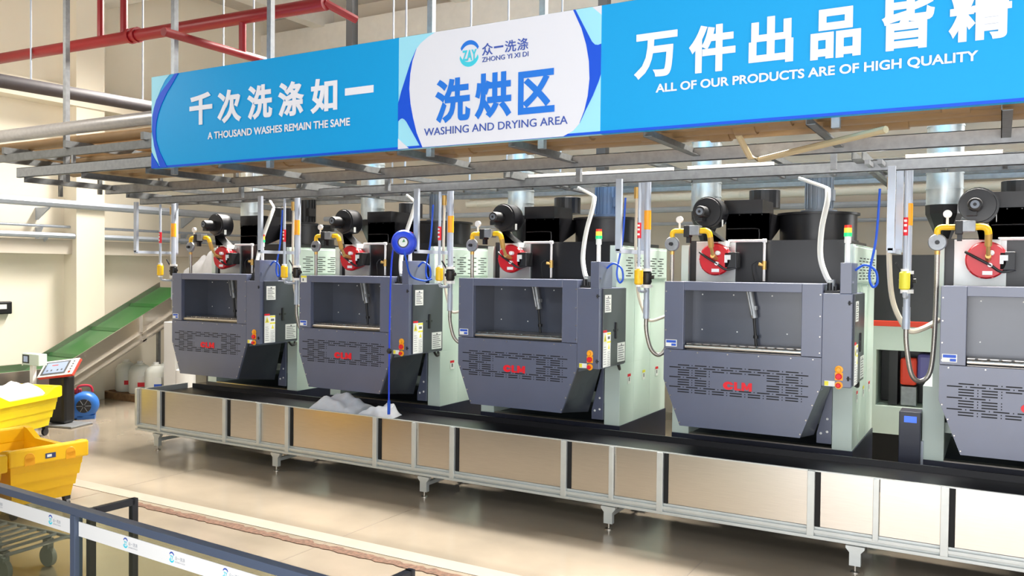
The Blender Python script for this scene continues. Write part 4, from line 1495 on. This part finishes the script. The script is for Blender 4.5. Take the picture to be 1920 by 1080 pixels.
pb = make_bin(M_BIN)
pb.location = (-8.82, 5.04, 0)
pb.rotation_euler = (0, 0, math.radians(-5))
pb['label'] = 'empty golden yellow bin with small dark badge behind the barrier'
pb['group'] = 'yellow linen bins'
q = copy_tree(pb)
q.location = (-8.75, 4.17, 0)
q.rotation_euler = (0, 0, math.radians(-4))
q['label'] = 'yellow bin corner at the left picture edge in front of the badge bin'
q2 = make_bin(M_BIN2)
q2.location = (-12.284, 6.839, 0)
q2.rotation_euler = (0, 0, math.radians(109))
q2['label'] = 'lemon yellow bin filled with white linen in front of the kiosk'
q2['group'] = 'yellow linen bins'
o = cloth(-0.52, 0.52, -0.28, 0.28, 0.0, 0.26, 'heap of white linen filling the lemon yellow bin', 12)
o.name = 'linen_heap'
o.location = (-12.284, 6.839, 0.53)
o.rotation_euler = (0, 0, math.radians(109))

# platform trolley
t = thing('platform_trolley', 'flat grey tube trolley with slatted deck behind the barrier glass', 'trolley', (-7.2, 3.95, 0), math.radians(4))
b = MB()
b.tube([(-0.5, -0.3, 0.25), (0.44, -0.3, 0.25), (0.5, -0.24, 0.25), (0.5, 0.2, 0.25), (0.44, 0.27, 0.25), (-0.5, 0.27, 0.25)], 0.016, 8, sub=4)
b.build('deck_frame', M_GALV, t, True)
for i in range(7):
    MB().tube([(-0.42 + i * 0.13, -0.29, 0.25), (-0.42 + i * 0.13, 0.26, 0.25)], 0.014, 8, smooth=False).build('slat', M_GALV, t, True)
b = MB()
b.tube([(-0.48, -0.28, 0.25), (-0.5, -0.28, 0.8), (-0.5, -0.2, 0.9), (-0.5, 0.2, 0.9), (-0.5, 0.26, 0.8), (-0.48, 0.26, 0.25)], 0.016, 8)
b.tube([(-0.49, -0.28, 0.5), (-0.49, 0.26, 0.5)], 0.012, smooth=False)
b.build('push_handle', M_GALV, t, True)
for sx in (-1, 1):
    for sy in (-1, 1):
        b = MB()
        x, y = sx * 0.36, sy * 0.19
        b.box(x - 0.03, x + 0.03, y - 0.028, y + 0.028, 0.15, 0.236)
        b.cyl((x, y - 0.02, 0.085), (x, y + 0.02, 0.085), 0.085, 18)
        b.build('caster', M_CASTG, t, True)

# ------------------------------------------------------------------ barrier in front
ba = thing('visitor_barrier', 'blue grey railing with glass and white logo strip in the foreground', 'barrier', (-4.611, 2.992, 0), math.radians(-2.85))
MB().box(-2.6, 2.5, -0.025, 0.03, 1.065, 1.11, 0.003).build('top_rail', M_FRAME, ba)
MB().box(-2.6, 2.5, -0.02, 0.025, 0.06, 0.10, 0.003).build('bottom_rail', M_FRAME, ba)
for x in (-2.55, -0.03, 2.15):
    MB().box(x - 0.025, x + 0.025, -0.03, 0.02, 0, 1.066, 0.003).build('post', M_FRAME, ba)
for x in (-0.03, 2.15):
    b = MB()
    b.box(x + 0.04, x + 0.08, 0.03, 0.07, 0, 1.10, 0.003)
    b.box(x + 0.04, x + 0.08, 0.07, 0.32, 1.06, 1.10, 0.003)
    b.box(x + 0.04, x + 0.08, 0.30, 0.34, 0, 1.10, 0.003)
    b.build('side_frame', M_FRAMED, ba)
for x0, x1 in ((-2.52, -0.06), (0.0, 2.12)):
    g = MB().box(x0, x1, -0.004, 0.004, 0.10, 1.066).build('glass_pane', M_GLASS, ba)
    MB().box(x0, x1, -0.008, -0.0045, 0.945, 1.03).build('white_strip', M_WHITE, g)
for x in (-0.97, -0.30, 0.46, 0.87, 1.3, 1.75):
    b = MB()
    b.m = 0
    b.prism(crescent(x, 1.0, 0.020, 0.019, 0.3, 2.8, -0.007), 'y', -0.0095, -0.0078)
    b.m = 1
    b.prism(crescent(x, 0.982, 0.020, 0.019, 3.4, 6.0, 0.008), 'y', -0.0095, -0.0078)
    text_into(b, 'ZY', x - 0.014, x + 0.014, 0.978, 1.0, -0.0095, 0, 0.02)
    b.m = 2
    text_into(b, '众一洗涤', x + 0.028, x + 0.11, 0.982, 1.003, -0.0095, 0, 0.0)
    text_into(b, 'ZHONG YI XI DI', x + 0.028, x + 0.11, 0.968, 0.976, -0.0095, 0, 0.0)
    b.build('printed_logo', [M_BLET2, M_CYLOGO, mat('print_pale_grey', (170, 174, 184), 0.6)], ba)
